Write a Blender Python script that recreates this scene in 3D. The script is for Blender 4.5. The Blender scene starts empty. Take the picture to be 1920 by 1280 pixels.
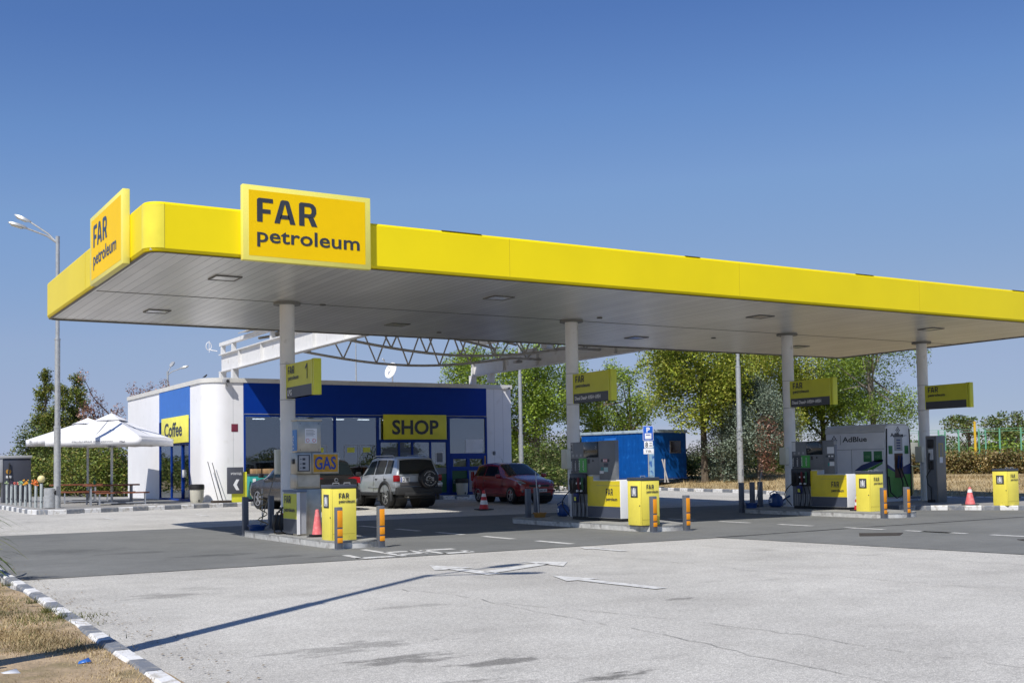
import bpy, bmesh, math, random
import numpy as np
from mathutils import Vector, Matrix
PI = math.pi
scene = bpy.context.scene
COL = scene.collection

# ------------------------------------------------------------------ camera
cam_d = bpy.data.cameras.new("Camera"); cam = bpy.data.objects.new("Camera", cam_d); COL.objects.link(cam)
scene.camera = cam
CY, CP, CR = -0.546, 0.0463, -0.0164
CPOS = Vector((-4.6438, -19.3227, 1.4604)); FPX = 2141.33
fw = Vector((-math.sin(CY)*math.cos(CP), math.cos(CY)*math.cos(CP), math.sin(CP)))
_r = fw.cross(Vector((0, 0, 1))).normalized(); _u = _r.cross(fw)
cr = math.cos(CR)*_r + math.sin(CR)*_u; cu = -math.sin(CR)*_r + math.cos(CR)*_u
M = Matrix((cr, cu, -fw)).transposed().to_4x4(); M.translation = CPOS
cam.matrix_world = M
cam_d.sensor_fit = 'HORIZONTAL'; cam_d.sensor_width = 36.0; cam_d.lens = 36*FPX/1920
cam_d.shift_y = 132.99/1920; cam_d.clip_end = 3000; cam_d.clip_start = .1
def at(px, depth):
    """ground XY lying at a given distance in front, seen at a photo column"""
    d = fw + cr*((px-960)/FPX) - cu*((900-640-132.99)/FPX)
    p = CPOS + d*depth
    return p.x, p.y

# ------------------------------------------------------------------ light
KX, KY = 0.69, 0.48            # shadow offset per metre of height
sun_dir = Vector((-KX, -KY, 1)).normalized()
world = bpy.data.worlds.new("World"); scene.world = world; world.use_nodes = True
wn = world.node_tree.nodes; wl = world.node_tree.links
sky = wn.new('ShaderNodeTexSky'); sky.sky_type = 'NISHITA'; sky.sun_disc = False
sky.sun_elevation = math.asin(sun_dir.z); sky.sun_rotation = math.atan2(sun_dir.x, sun_dir.y)
sky.altitude = 100; sky.air_density = 1.0; sky.dust_density = 0.0; sky.ozone_density = 4.0
EXPO = 0.38
# grade the sky's colour channel by channel: deeper overhead, paler and bluer towards the horizon
sp_ = wn.new('ShaderNodeSeparateColor'); cb2 = wn.new('ShaderNodeCombineColor'); wl.new(sky.outputs[0], sp_.inputs[0])
for ch, pts in enumerate((((0, 0), (.125, .087), (.156, .134), (.202, .198), (.371, .305), (.515, .34), (.783, .38), (1, .60)),
                          ((0, 0), (.223, .190), (.279, .272), (.352, .345), (.578, .420), (.73, .438), (.914, .47), (1, .62)),
                          ((0, 0), (.413, .475), (.491, .572), (.584, .625), (.791, .632), (.847, .634), (1, .70)))):
    ml = wn.new('ShaderNodeMath'); ml.operation = 'MULTIPLY'; ml.inputs[1].default_value = .1; wl.new(sp_.outputs[ch], ml.inputs[0])
    fc = wn.new('ShaderNodeFloatCurve'); c = fc.mapping.curves[0]
    while len(c.points) < len(pts): c.points.new(.5, .5)
    for p, q in zip(c.points, pts): p.location = q; p.handle_type = 'VECTOR'
    fc.mapping.update(); wl.new(ml.outputs[0], fc.inputs['Value'])
    m2 = wn.new('ShaderNodeMath'); m2.operation = 'MULTIPLY'; m2.inputs[1].default_value = 10/2**EXPO; wl.new(fc.outputs[0], m2.inputs[0]); wl.new(m2.outputs[0], cb2.inputs[ch])
wl.new(cb2.outputs[0], wn['Background'].inputs[0]); wn['Background'].inputs[1].default_value = 0.1
sd = bpy.data.lights.new("Sun", 'SUN'); sd.energy = 3.8; sd.angle = math.radians(.53); sd.color = (1, .955, .88)
sun = bpy.data.objects.new("Sun", sd); COL.objects.link(sun)
sun.rotation_euler = (-sun_dir).to_track_quat('-Z', 'Y').to_euler()
scene.view_settings.view_transform = 'Standard'; scene.view_settings.look = 'None'
scene.view_settings.exposure = EXPO; scene.view_settings.gamma = 1
scene.render.engine = 'CYCLES'

# ------------------------------------------------------------------ materials
MATS = {}
def mat(name, col, rough=.6, metal=0., spec=.5, var=.06, vscale=3., bump=0., bscale=60., coat=0., fac2=None):
    """principled surface with a little uneven tone; fac2 = (colour, noise scale, threshold lo, hi) adds a second tone"""
    if name in MATS: return MATS[name]
    m = bpy.data.materials.new(name); m.use_nodes = True; nt = m.node_tree; n = nt.nodes; l = nt.links
    b = n['Principled BSDF']; b.inputs['Roughness'].default_value = rough; b.inputs['Metallic'].default_value = metal
    b.inputs['Specular IOR Level'].default_value = spec; b.inputs['Coat Weight'].default_value = coat
    b.inputs['Coat Roughness'].default_value = .08
    tc = n.new('ShaderNodeTexCoord')
    no = n.new('ShaderNodeTexNoise'); no.inputs['Scale'].default_value = vscale; no.inputs['Detail'].default_value = 6
    l.new(tc.outputs['Object'], no.inputs['Vector'])
    ramp = n.new('ShaderNodeMapRange'); ramp.inputs[1].default_value = .3; ramp.inputs[2].default_value = .7
    ramp.inputs[3].default_value = 1-var; ramp.inputs[4].default_value = 1+var
    l.new(no.outputs[0], ramp.inputs[0])
    mx = n.new('ShaderNodeVectorMath'); mx.operation = 'SCALE'; mx.inputs[0].default_value = col[:3]
    l.new(ramp.outputs[0], mx.inputs['Scale']); out = mx.outputs[0]
    if fac2:
        n2 = n.new('ShaderNodeTexNoise'); n2.inputs['Scale'].default_value = fac2[1]; n2.inputs['Detail'].default_value = 8
        l.new(tc.outputs['Object'], n2.inputs['Vector'])
        r2 = n.new('ShaderNodeMapRange'); r2.inputs[1].default_value = fac2[2]; r2.inputs[2].default_value = fac2[3]
        l.new(n2.outputs[0], r2.inputs[0])
        mm = n.new('ShaderNodeMix'); mm.data_type = 'RGBA'; mm.inputs[7].default_value = (*fac2[0], 1)
        l.new(out, mm.inputs[6]); l.new(r2.outputs[0], mm.inputs[0]); out = mm.outputs[2]
    l.new(out, b.inputs['Base Color'])
    if bump:
        n3 = n.new('ShaderNodeTexNoise'); n3.inputs['Scale'].default_value = bscale; n3.inputs['Detail'].default_value = 5
        l.new(tc.outputs['Object'], n3.inputs['Vector'])
        bp = n.new('ShaderNodeBump'); bp.inputs['Strength'].default_value = bump; bp.inputs['Distance'].default_value = .02
        l.new(n3.outputs[0], bp.inputs['Height']); l.new(bp.outputs[0], b.inputs['Normal'])
    MATS[name] = m; return m

def leaf_mat(name, cols, trans=.25, rough=.5):
    if name in MATS: return MATS[name]
    m = bpy.data.materials.new(name); m.use_nodes = True; nt = m.node_tree; n = nt.nodes; l = nt.links
    b = n['Principled BSDF']; b.inputs['Roughness'].default_value = rough; b.inputs['Specular IOR Level'].default_value = .35
    g = n.new('ShaderNodeNewGeometry'); r = n.new('ShaderNodeValToRGB')
    l.new(g.outputs['Random Per Island'], r.inputs[0])
    e = r.color_ramp.elements
    while len(e) < len(cols): e.new(.5)
    for i, c in enumerate(cols): e[i].position = i/(len(cols)-1); e[i].color = (*c, 1)
    tc = n.new('ShaderNodeTexCoord'); no = n.new('ShaderNodeTexNoise'); no.inputs['Scale'].default_value = .9
    l.new(tc.outputs['Object'], no.inputs['Vector'])
    mr = n.new('ShaderNodeMapRange'); mr.inputs[1].default_value = .35; mr.inputs[2].default_value = .65
    mr.inputs[3].default_value = .72; mr.inputs[4].default_value = 1.3; l.new(no.outputs[0], mr.inputs[0])
    sc = n.new('ShaderNodeVectorMath'); sc.operation = 'SCALE'; l.new(r.outputs[0], sc.inputs[0]); l.new(mr.outputs[0], sc.inputs['Scale'])
    l.new(sc.outputs[0], b.inputs['Base Color'])
    t = n.new('ShaderNodeBsdfTranslucent'); l.new(sc.outputs[0], t.inputs[0])
    mix = n.new('ShaderNodeMixShader'); mix.inputs[0].default_value = trans
    l.new(b.outputs[0], mix.inputs[1]); l.new(t.outputs[0], mix.inputs[2]); l.new(mix.outputs[0], n['Material Output'].inputs[0])
    MATS[name] = m; return m

def glass_mat(name, tint=(.5, .55, .58), refl=.25, rough=.0):
    if name in MATS: return MATS[name]
    m = bpy.data.materials.new(name); m.use_nodes = True; nt = m.node_tree; n = nt.nodes; l = nt.links
    n.remove(n['Principled BSDF'])
    tr = n.new('ShaderNodeBsdfTransparent'); tr.inputs[0].default_value = (*tint, 1)
    gl = n.new('ShaderNodeBsdfGlossy'); gl.inputs['Roughness'].default_value = rough; gl.inputs[0].default_value = (.9, .95, 1, 1)
    lw = n.new('ShaderNodeLayerWeight'); lw.inputs[0].default_value = .12
    mr = n.new('ShaderNodeMapRange'); mr.inputs[3].default_value = refl; mr.inputs[4].default_value = .9
    l.new(lw.outputs['Fresnel'], mr.inputs[0])
    tc = n.new('ShaderNodeTexCoord'); no = n.new('ShaderNodeTexNoise'); no.inputs['Scale'].default_value = .8
    l.new(tc.outputs['Object'], no.inputs['Vector'])
    bp = n.new('ShaderNodeBump'); bp.inputs['Strength'].default_value = .12; bp.inputs['Distance'].default_value = .01
    l.new(no.outputs[0], bp.inputs['Height']); l.new(bp.outputs[0], gl.inputs['Normal'])
    mix = n.new('ShaderNodeMixShader'); l.new(mr.outputs[0], mix.inputs[0]); l.new(tr.outputs[0], mix.inputs[1]); l.new(gl.outputs[0], mix.inputs[2])
    l.new(mix.outputs[0], n['Material Output'].inputs[0]); MATS[name] = m; return m

YEL = mat('yellow_fascia', (.86, .69, .002), .38, spec=.3, var=.05, vscale=.5)
YSG = mat('yellow_sign_face', (.93, .60, .0), .5, spec=.2, var=.02)
YFR = mat('pale_yellow_frame', (.88, .80, .16), .4, var=.02)
YBX = mat('yellow_paint', (.90, .77, .11), .42, var=.05, vscale=4, fac2=((.55, .48, .09), 9, .66, .8))
YBR = mat('bright_yellow_strip', (.72, .74, .05), .4)
INK = mat('dark_lettering', (.035, .042, .055), .5)
GRY = mat('charcoal_panel', (.055, .062, .078), .45, var=.08)
MGR = mat('mid_grey_panel', (.17, .18, .195), .45, var=.06)
LGR = mat('light_grey_panel', (.36, .37, .39), .4, var=.04)
WHT = mat('white_paint', (.80, .80, .80), .5, var=.03, fac2=((.62, .60, .57), 5, .62, .85))
WAL = mat('white_cladding', (.80, .80, .82), .55, var=.025, vscale=1.2, fac2=((.66, .65, .64), 2.5, .6, .85))
BEI = mat('beige_coping', (.52, .50, .46), .6, fac2=((.3, .28, .25), 7, .55, .8))
STL = mat('brushed_steel', (.42, .40, .35), .38, metal=.85, var=.12, vscale=8)
GAL = mat('galvanised_steel', (.50, .51, .51), .42, metal=.55, var=.14, vscale=9)
COLM = mat('column_white', (.80, .80, .79), .42, var=.06, vscale=2, fac2=((.42, .41, .38), 4, .62, .85))
BLK = mat('black_rubber', (.012, .012, .013), .55)
PLK = mat('black_plastic', (.02, .02, .022), .4)
BLU = mat('deep_blue_panel', (.001, .034, .28), .5, spec=.15, var=.05)
BLF = mat('blue_frame', (.001, .035, .25), .45, spec=.25)
BLL = mat('mid_blue_panel', (.03, .15, .52), .4)
CABM = mat('cabin_blue', (.001, .07, .30), .6, spec=.2, var=.12, fac2=((.02, .16, .5), 3, .6, .8))
ORG = mat('orange_reflector', (.9, .33, .005), .35)
GRN = mat('green_label', (.05, .36, .05), .4)
DGN = mat('dark_green_label', (.03, .20, .06), .4)
REDM = mat('red_plastic', (.55, .03, .03), .4)
PNK = mat('faded_red_plastic', (.75, .16, .17), .5, var=.15, fac2=((.8, .35, .33), 12, .5, .8))
WOOD = mat('varnished_wood', (.20, .065, .03), .5, var=.3, vscale=12)
GMT = mat('grey_painted_metal', (.27, .29, .33), .45)
PAPER = mat('white_paper', (.75, .76, .78), .7)
TEAL = mat('teal_print', (.02, .28, .26), .5)
CARD = mat('cardboard', (.36, .22, .11), .8)
BUMB = mat('watering_blue', (.006, .05, .20), .35)
SCR = mat('dark_screen', (.012, .018, .022), .12, spec=.7)
MARK = mat('road_paint', (.66, .66, .64), .7, var=.1, fac2=((.44, .43, .41), 9, .44, .66))
KW = mat('kerb_white', (.70, .70, .70), .8, var=.10, fac2=((.42, .39, .34), 9, .50, .68), bump=.5)
KG = mat('kerb_grey', (.17, .185, .215), .8, var=.14, fac2=((.33, .32, .30), 9, .50, .72), bump=.5)
CONC = mat('concrete', (.30, .30, .285), .8, var=.15, vscale=2, bump=.4, bscale=40, fac2=((.19, .185, .175), 3, .52, .8))
FAB = mat('white_canvas', (.80, .80, .82), .8, var=.03, vscale=2)

# asphalt: pale weathered aggregate with stains
def asphalt(name, base, dark, stain_amt, grain=.18, seed=0., patches=(), tint=(.33, .31, .27)):
    m = bpy.data.materials.new(name); m.use_nodes = True; nt = m.node_tree; n = nt.nodes; l = nt.links
    b = n['Principled BSDF']; b.inputs['Roughness'].default_value = .85; b.inputs['Specular IOR Level'].default_value = .3
    tc = n.new('ShaderNodeTexCoord')
    def noise(scale, det=6, sx=1, sy=1, off=0):
        mp = n.new('ShaderNodeMapping'); mp.inputs['Scale'].default_value = (sx, sy, 1); mp.inputs['Location'].default_value = (seed+off, off, 0)
        l.new(tc.outputs['Object'], mp.inputs[0])
        t = n.new('ShaderNodeTexNoise'); t.inputs['Scale'].default_value = scale; t.inputs['Detail'].default_value = det
        t.inputs['Roughness'].default_value = .6
        l.new(mp.outputs[0], t.inputs['Vector']); return t.outputs[0]
    def mr(src, a, b2, c, d):
        r = n.new('ShaderNodeMapRange'); r.inputs[1].default_value = a; r.inputs[2].default_value = b2
        r.inputs[3].default_value = c; r.inputs[4].default_value = d; l.new(src, r.inputs[0]); return r.outputs[0]
    def mul(a, b2):
        k = n.new('ShaderNodeMath'); k.operation = 'MULTIPLY'; l.new(a, k.inputs[0]); l.new(b2, k.inputs[1]); return k.outputs[0]
    fine = noise(85, 3); mid = noise(3.2, 5, off=3); big = noise(.22, 4, off=7); st = noise(1.1, 7, .45, 1, off=11); st2 = noise(.35, 2, off=19)
    f = mul(mr(fine, .38, .62, 1-grain, 1+grain), mr(mid, .3, .7, .93, 1.07)); f = mul(f, mr(noise(24, 4, off=41), .38, .62, 1-grain*.45, 1+grain*.45)); f = mul(f, mr(big, .3, .7, .88, 1.1))
    # irregular dark spots, mostly inside some zones
    f = mul(f, mr(mul(mr(st, .6, .74, 0, 1), mr(st2, .46, .6, 0, 1)), 0, 1, 1, 1-stain_amt))
    for (px_, py_, rx, ry, amt) in patches:
        mp = n.new('ShaderNodeMapping'); mp.vector_type = 'POINT'
        mp.inputs['Location'].default_value = (-px_/rx, -py_/ry, 0); mp.inputs['Scale'].default_value = (1/rx, 1/ry, 0)
        l.new(tc.outputs['Object'], mp.inputs[0])
        ln = n.new('ShaderNodeVectorMath'); ln.operation = 'LENGTH'; l.new(mp.outputs[0], ln.inputs[0])
        ad = n.new('ShaderNodeMath'); ad.operation = 'ADD'; l.new(ln.outputs['Value'], ad.inputs[0]); l.new(mr(noise(6, 6, .5, 1, off=px_), .25, .75, -.9, .9), ad.inputs[1])
        f = mul(f, mr(ad.outputs[0], .45, 1.0, 1-amt, 1))
    sc = n.new('ShaderNodeVectorMath'); sc.operation = 'SCALE'
    mm = n.new('ShaderNodeMix'); mm.data_type = 'RGBA'; mm.inputs[6].default_value = (*base, 1); mm.inputs[7].default_value = (*dark, 1)
    l.new(mr(noise(.6, 5, off=31), .45, .75, 0, 1), mm.inputs[0])
    l.new(mm.outputs[2], sc.inputs[0]); l.new(f, sc.inputs['Scale']); l.new(sc.outputs[0], b.inputs['Base Color'])
    bp = n.new('ShaderNodeBump'); bp.inputs['Strength'].default_value = .35; bp.inputs['Distance'].default_value = .01
    l.new(fine, bp.inputs['Height']); l.new(bp.outputs[0], b.inputs['Normal'])
    MATS[name] = m; return m
ASPH = asphalt('pale_asphalt', (.475, .46, .425), (.395, .38, .35), .42, grain=.32, patches=(
    (-1.15, -5.7, .5, .35, .3), (-.85, -11.4, .5, .22, .5), (-.3, -11.9, .45, .16, .55), (-1.0, -12.6, .5, .2, .45), (.05, -12.9, .3, .14, .6), (-.9, -10.6, .7, .25, .35),
    (3.3, -9.7, .25, .12, .4), (.6, -8.4, .5, .16, .25)))
DARKA = asphalt('dark_smooth_concrete', (.175, .178, .172), (.145, .148, .143), .32, grain=.10, seed=5., patches=(
    (-.6, 3.0, 1.2, .8, .2), (1.2, .2, .8, .3, .35), (.3, 1.8, .7, .3, .3), (2.0, -.9, .5, .25, .35), (2.6, -1.5, .3, .2, .4)))
CONP = asphalt('paving_concrete', (.30, .295, .285), (.27, .26, .24), .25, grain=.12, seed=9.)
GRASS = mat('dry_grass_soil', (.40, .30, .19), .95, var=.3, vscale=2.2, bump=1., bscale=25, fac2=((.24, .19, .10), 3.5, .5, .68))
STRAW = mat('dry_grass_field', (.42, .32, .17), .95, var=.25, vscale=.4, bump=.8, bscale=10, fac2=((.15, .12, .05), 1.5, .55, .75))

# canopy underside: metal strips 0.2 m wide running front to back
def strip_metal():
    m = bpy.data.materials.new('soffit_strips'); m.use_nodes = True; nt = m.node_tree; n = nt.nodes; l = nt.links
    b = n['Principled BSDF']; b.inputs['Roughness'].default_value = .30; b.inputs['Metallic'].default_value = .35
    b.inputs['Specular IOR Level'].default_value = .6
    tc = n.new('ShaderNodeTexCoord'); sx = n.new('ShaderNodeSeparateXYZ'); l.new(tc.outputs['Object'], sx.inputs[0])
    k = n.new('ShaderNodeMath'); k.operation = 'MULTIPLY'; k.inputs[1].default_value = 5.; l.new(sx.outputs[0], k.inputs[0])
    fr = n.new('ShaderNodeMath'); fr.operation = 'FRACT'; l.new(k.outputs[0], fr.inputs[0])
    pp = n.new('ShaderNodeMath'); pp.operation = 'PINGPONG'; pp.inputs[1].default_value = .5; l.new(k.outputs[0], pp.inputs[0])
    g = n.new('ShaderNodeMapRange'); g.inputs[1].default_value = 0; g.inputs[2].default_value = .06; g.inputs[3].default_value = .35; g.inputs[4].default_value = 1
    l.new(pp.outputs[0], g.inputs[0])
    no = n.new('ShaderNodeTexNoise'); no.inputs['Scale'].default_value = .7; no.inputs['Detail'].default_value = 6; l.new(tc.outputs['Object'], no.inputs['Vector'])
    fl = n.new('ShaderNodeMath'); fl.operation = 'FLOOR'; l.new(k.outputs[0], fl.inputs[0])
    wn_ = n.new('ShaderNodeTexWhiteNoise'); wn_.noise_dimensions = '1D'; l.new(fl.outputs[0], wn_.inputs['W'])
    a = n.new('ShaderNodeMapRange'); a.inputs[3].default_value = .90; a.inputs[4].default_value = 1.06; l.new(wn_.outputs[0], a.inputs[0])
    a2 = n.new('ShaderNodeMapRange'); a2.inputs[1].default_value = .3; a2.inputs[2].default_value = .7; a2.inputs[3].default_value = .9; a2.inputs[4].default_value = 1.05; l.new(no.outputs[0], a2.inputs[0])
    m1 = n.new('ShaderNodeMath'); m1.operation = 'MULTIPLY'; l.new(a.outputs[0], m1.inputs[0]); l.new(a2.outputs[0], m1.inputs[1])
    m2 = n.new('ShaderNodeMath'); m2.operation = 'MULTIPLY'; l.new(m1.outputs[0], m2.inputs[0]); l.new(g.outputs[0], m2.inputs[1])
    sc = n.new('ShaderNodeVectorMath'); sc.operation = 'SCALE'; sc.inputs[0].default_value = (.72, .72, .70); l.new(m2.outputs[0], sc.inputs['Scale'])
    l.new(sc.outputs[0], b.inputs['Base Color'])
    bp = n.new('ShaderNodeBump'); bp.inputs['Strength'].default_value = .5; bp.inputs['Distance'].default_value = .006
    ad = n.new('ShaderNodeMath'); ad.operation = 'ADD'; l.new(g.outputs[0], ad.inputs[0]); l.new(wn_.outputs[0], ad.inputs[1])
    l.new(ad.outputs[0], bp.inputs['Height']); l.new(bp.outputs[0], b.inputs['Normal'])
    MATS['soffit_strips'] = m; return m
SOF = strip_metal()

# ------------------------------------------------------------------ mesh helpers
class MB:
    def __init__(s): s.v = []; s.f = []; s.mi = []
    def add(s, vs, fs, m=0):
        o = len(s.v); s.v += [tuple(p) for p in vs]; s.f += [tuple(i+o for i in f) for f in fs]; s.mi += [m]*len(fs); return s
    def box(s, x0, x1, y0, y1, z0, z1, m=0):
        v = [(x, y, z) for z in (z0, z1) for y in (y0, y1) for x in (x0, x1)]
        return s.add(v, [(0, 2, 3, 1), (4, 5, 7, 6), (0, 1, 5, 4), (1, 3, 7, 5), (3, 2, 6, 7), (2, 0, 4, 6)], m)
    def bbox(s, x0, x1, y0, y1, z0, z1, b=.015, m=0):
        """box with chamfered edges"""
        x0b, x1b, y0b, y1b, z0b, z1b = x0+b, x1-b, y0+b, y1-b, z0+b, z1-b
        bm = bmesh.new(); bmesh.ops.create_cube(bm, size=1)
        for v in bm.verts: v.co = Vector(((x0+x1)/2+v.co.x*(x1-x0), (y0+y1)/2+v.co.y*(y1-y0), (z0+z1)/2+v.co.z*(z1-z0)))
        bmesh.ops.bevel(bm, geom=bm.edges[:], offset=b, segments=2, affect='EDGES', profile=.5)
        bm.verts.index_update()
        s.add([v.co[:] for v in bm.verts], [[v.index for v in f.verts] for f in bm.faces], m); bm.free(); return s
    def cyl(s, p0, p1, r0, r1=None, n=14, m=0, cap=True):
        r1 = r0 if r1 is None else r1; p0 = Vector(p0); p1 = Vector(p1); d = (p1-p0).normalized()
        a = d.orthogonal().normalized(); b = d.cross(a)
        v = [p + (a*math.cos(t*2*PI/n)+b*math.sin(t*2*PI/n))*r for p, r in ((p0, r0), (p1, r1)) for t in range(n)]
        f = [(i, (i+1) % n, n+(i+1) % n, n+i) for i in range(n)]
        if cap: f += [tuple(range(n))[::-1], tuple(range(n, 2*n))]
        return s.add(v, f, m)
    def tube(s, pts, r, n=8, m=0):
        pts = [Vector(p) for p in pts]; rs = r if isinstance(r, (list, tuple)) else [r]*len(pts)
        rings = []; a = None
        for i, p in enumerate(pts):
            d = (pts[min(i+1, len(pts)-1)]-pts[max(i-1, 0)]).normalized()
            a = d.orthogonal().normalized() if a is None else (a-d*a.dot(d)).normalized()
            b = d.cross(a); rings.append([p+(a*math.cos(t*2*PI/n)+b*math.sin(t*2*PI/n))*rs[i] for t in range(n)])
        v = [q for rg in rings for q in rg]; f = []
        for i in range(len(pts)-1):
            f += [(i*n+t, i*n+(t+1) % n, (i+1)*n+(t+1) % n, (i+1)*n+t) for t in range(n)]
        f += [tuple(range(n))[::-1], tuple(range((len(pts)-1)*n, len(pts)*n))]
        return s.add(v, f, m)
    def lathe(s, prof, c=(0, 0, 0), n=20, m=0):
        c = Vector(c); v = [c+Vector((r*math.cos(t*2*PI/n), r*math.sin(t*2*PI/n), z)) for r, z in prof for t in range(n)]
        f = [(i*n+t, i*n+(t+1) % n, (i+1)*n+(t+1) % n, (i+1)*n+t) for i in range(len(prof)-1) for t in range(n)]
        f += [tuple(range(n))[::-1], tuple(range((len(prof)-1)*n, len(prof)*n))]
        return s.add(v, f, m)
    def prism(s, poly, ax, a0, a1, m=0):
        """poly of 2-D points extruded along ax: 'x' (y,z), 'y' (x,z), 'z' (x,y)"""
        def P(u, w, a): return {'x': (a, u, w), 'y': (u, a, w), 'z': (u, w, a)}[ax]
        n = len(poly); v = [P(u, w, a0) for u, w in poly]+[P(u, w, a1) for u, w in poly]
        f = [(i, (i+1) % n, n+(i+1) % n, n+i) for i in range(n)]+[tuple(range(n))[::-1], tuple(range(n, 2*n))]
        return s.add(v, f, m)
    def beam(s, p0, p1, w, h, m=0):
        """square bar between two points"""
        p0 = Vector(p0); p1 = Vector(p1); d = (p1-p0).normalized(); up = Vector((0, 0, 1)) if abs(d.z) < .95 else Vector((0, 1, 0))
        a = d.cross(up).normalized()*w/2; b = a.cross(d).normalized()*h/2
        v = [p+i*a+j*b for p in (p0, p1) for i, j in ((-1, -1), (1, -1), (1, 1), (-1, 1))]
        return s.add(v, [(0, 1, 5, 4), (1, 2, 6, 5), (2, 3, 7, 6), (3, 0, 4, 7), (3, 2, 1, 0), (4, 5, 6, 7)], m)
    def xf(s, mtx, start=0):
        for i in range(start, len(s.v)): s.v[i] = tuple(mtx @ Vector(s.v[i]))
        return s
    def build(s, name, mats, parent=None, smooth=.6):
        me = bpy.data.meshes.new(name); me.from_pydata(s.v, [], s.f)
        if not isinstance(mats, (list, tuple)): mats = [mats]
        for m in mats: me.materials.append(m)
        me.polygons.foreach_set('material_index', s.mi)
        bm = bmesh.new(); bm.from_mesh(me); bmesh.ops.recalc_face_normals(bm, faces=bm.faces[:]); bm.to_mesh(me); bm.free()
        if smooth:
            me.polygons.foreach_set('use_smooth', [True]*len(me.polygons)); me.set_sharp_from_angle(angle=smooth)
        return link(name, me, parent)
def link(name, me, parent=None):
    o = bpy.data.objects.new(name, me); COL.objects.link(o)
    if parent: o.parent = parent
    return o
def tag(o, label=None, cat=None, group=None, kind=None):
    for k, v in (('label', label), ('category', cat), ('group', group), ('kind', kind)):
        if v: o[k] = v
    return o
def thing(name, label, cat, loc=(0, 0, 0), rz=0, group=None):
    o = bpy.data.objects.new(name, None); COL.objects.link(o); o.location = loc; o.rotation_euler = (0, 0, rz); o.empty_display_size = .2
    return tag(o, label, cat, group)
def dup(o, parent=None):
    c = o.copy(); COL.objects.link(c)
    if parent: c.parent = parent
    for ch in [x for x in bpy.data.objects if x.parent == o]: dup(ch, c)
    return c
def place(o, loc, rz=None, label=None):
    o.location = loc
    if rz is not None: o.rotation_euler = (0, 0, rz)
    if label: o['label'] = label
    return o

FRONT = (Vector((1, 0, 0)), Vector((0, 0, 1)))     # seen from -Y
LEFT = (Vector((0, -1, 0)), Vector((0, 0, 1)))     # seen from -X
def text_mesh(body, org, basis, w, h, bold=0., depth=.004, spacing=1.0):
    """lettering fitted to a w x h rectangle whose lower left corner is org"""
    cu_ = bpy.data.curves.new('t', 'FONT'); cu_.body = body; cu_.size = 1; cu_.offset = bold; cu_.resolution_u = 3; cu_.space_character = spacing
    o = bpy.data.objects.new('t', cu_); me = bpy.data.meshes.new_from_object(o)
    bpy.data.objects.remove(o); bpy.data.curves.remove(cu_)
    co = np.zeros(len(me.vertices)*3); me.vertices.foreach_get('co', co); co = co.reshape(-1, 3)
    mn = co.min(0); mx = co.max(0); R, U = basis; N = R.cross(U)
    faces = [tuple(p.vertices) for p in me.polygons]; bpy.data.meshes.remove(me)
    pts = [Vector(org)+R*((c[0]-mn[0])/(mx[0]-mn[0])*w)+U*((c[1]-mn[1])/(mx[1]-mn[1])*h)+N*depth for c in co]
    return pts, faces
def text(name, body, org, basis, w, h, m, parent, bold=0., depth=.004, spacing=1.0):
    b = MB(); b.add(*text_mesh(body, org, basis, w, h, bold, depth, spacing)); me = bpy.data.meshes.new(name)
    me.from_pydata(b.v, [], b.f); me.materials.append(m); return link(name, me, parent)
def gz(x, y):
    t = min(max((y-10)/10, 0), 1); return .1*t*t*(3-2*t)

# heavy squared capitals of the brand lettering, drawn as bars
def far_letters(b, org, basis, w, h, m=0, d=.006):
    R, U = basis; N = R.cross(U); org = Vector(org)+N*d
    def poly(p): b.add([org+R*(x*w)+U*(y*h) for x, y in p], [tuple(range(len(p)))], m)
    poly([(0, 0), (.09, 0), (.09, .95), (.07, 1), (.03, 1), (0, .93)])
    poly([(.09, .82), (.26, .82), (.26, 1), (.07, 1), (.09, .95)]); poly([(.09, .36), (.22, .36), (.22, .54), (.09, .54)])
    poly([(.28, 0), (.37, 0), (.455, .86), (.455, 1), (.41, 1), (.385, .95)]); poly([(.63, 0), (.54, 0), (.455, .86), (.455, 1), (.50, 1), (.525, .95)])
    poly([(.375, .2), (.535, .2), (.52, .37), (.39, .37)])
    poly([(.69, 0), (.78, 0), (.78, 1), (.72, 1), (.69, .93)])
    poly([(.78, .83), (.86, .83), (.89, .79), (.97, .85), (.93, .96), (.87, 1), (.78, 1)])
    poly([(.89, .79), (.90, .70), (.90, .60), (.98, .58), (.98, .74), (.97, .85)]); poly([(.90, .60), (.885, .53), (.95, .42), (.98, .58)])
    poly([(.78, .36), (.86, .36), (.95, .42), (.885, .53), (.86, .52), (.78, .52)]); poly([(.84, .37), (.90, 0), (1, 0), (.93, .41)])
def brand(parent, org, basis, w, m, hf=.30, hp=.17, wp=1.4, gap=.28):
    """two-line wordmark: org = lower left of the capitals, w = their width"""
    b = MB(); far_letters(b, org, basis, w, hf)
    me = bpy.data.meshes.new('lettering'); o2 = Vector(org)-basis[1]*gap
    b.add(*text_mesh('petroleum', o2, basis, w*wp, hp, .016 if w > .8 else .026, .006, 1.02))
    me.from_pydata(b.v, [], b.f); me.materials.append(m); return link('lettering', me, parent)

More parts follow.
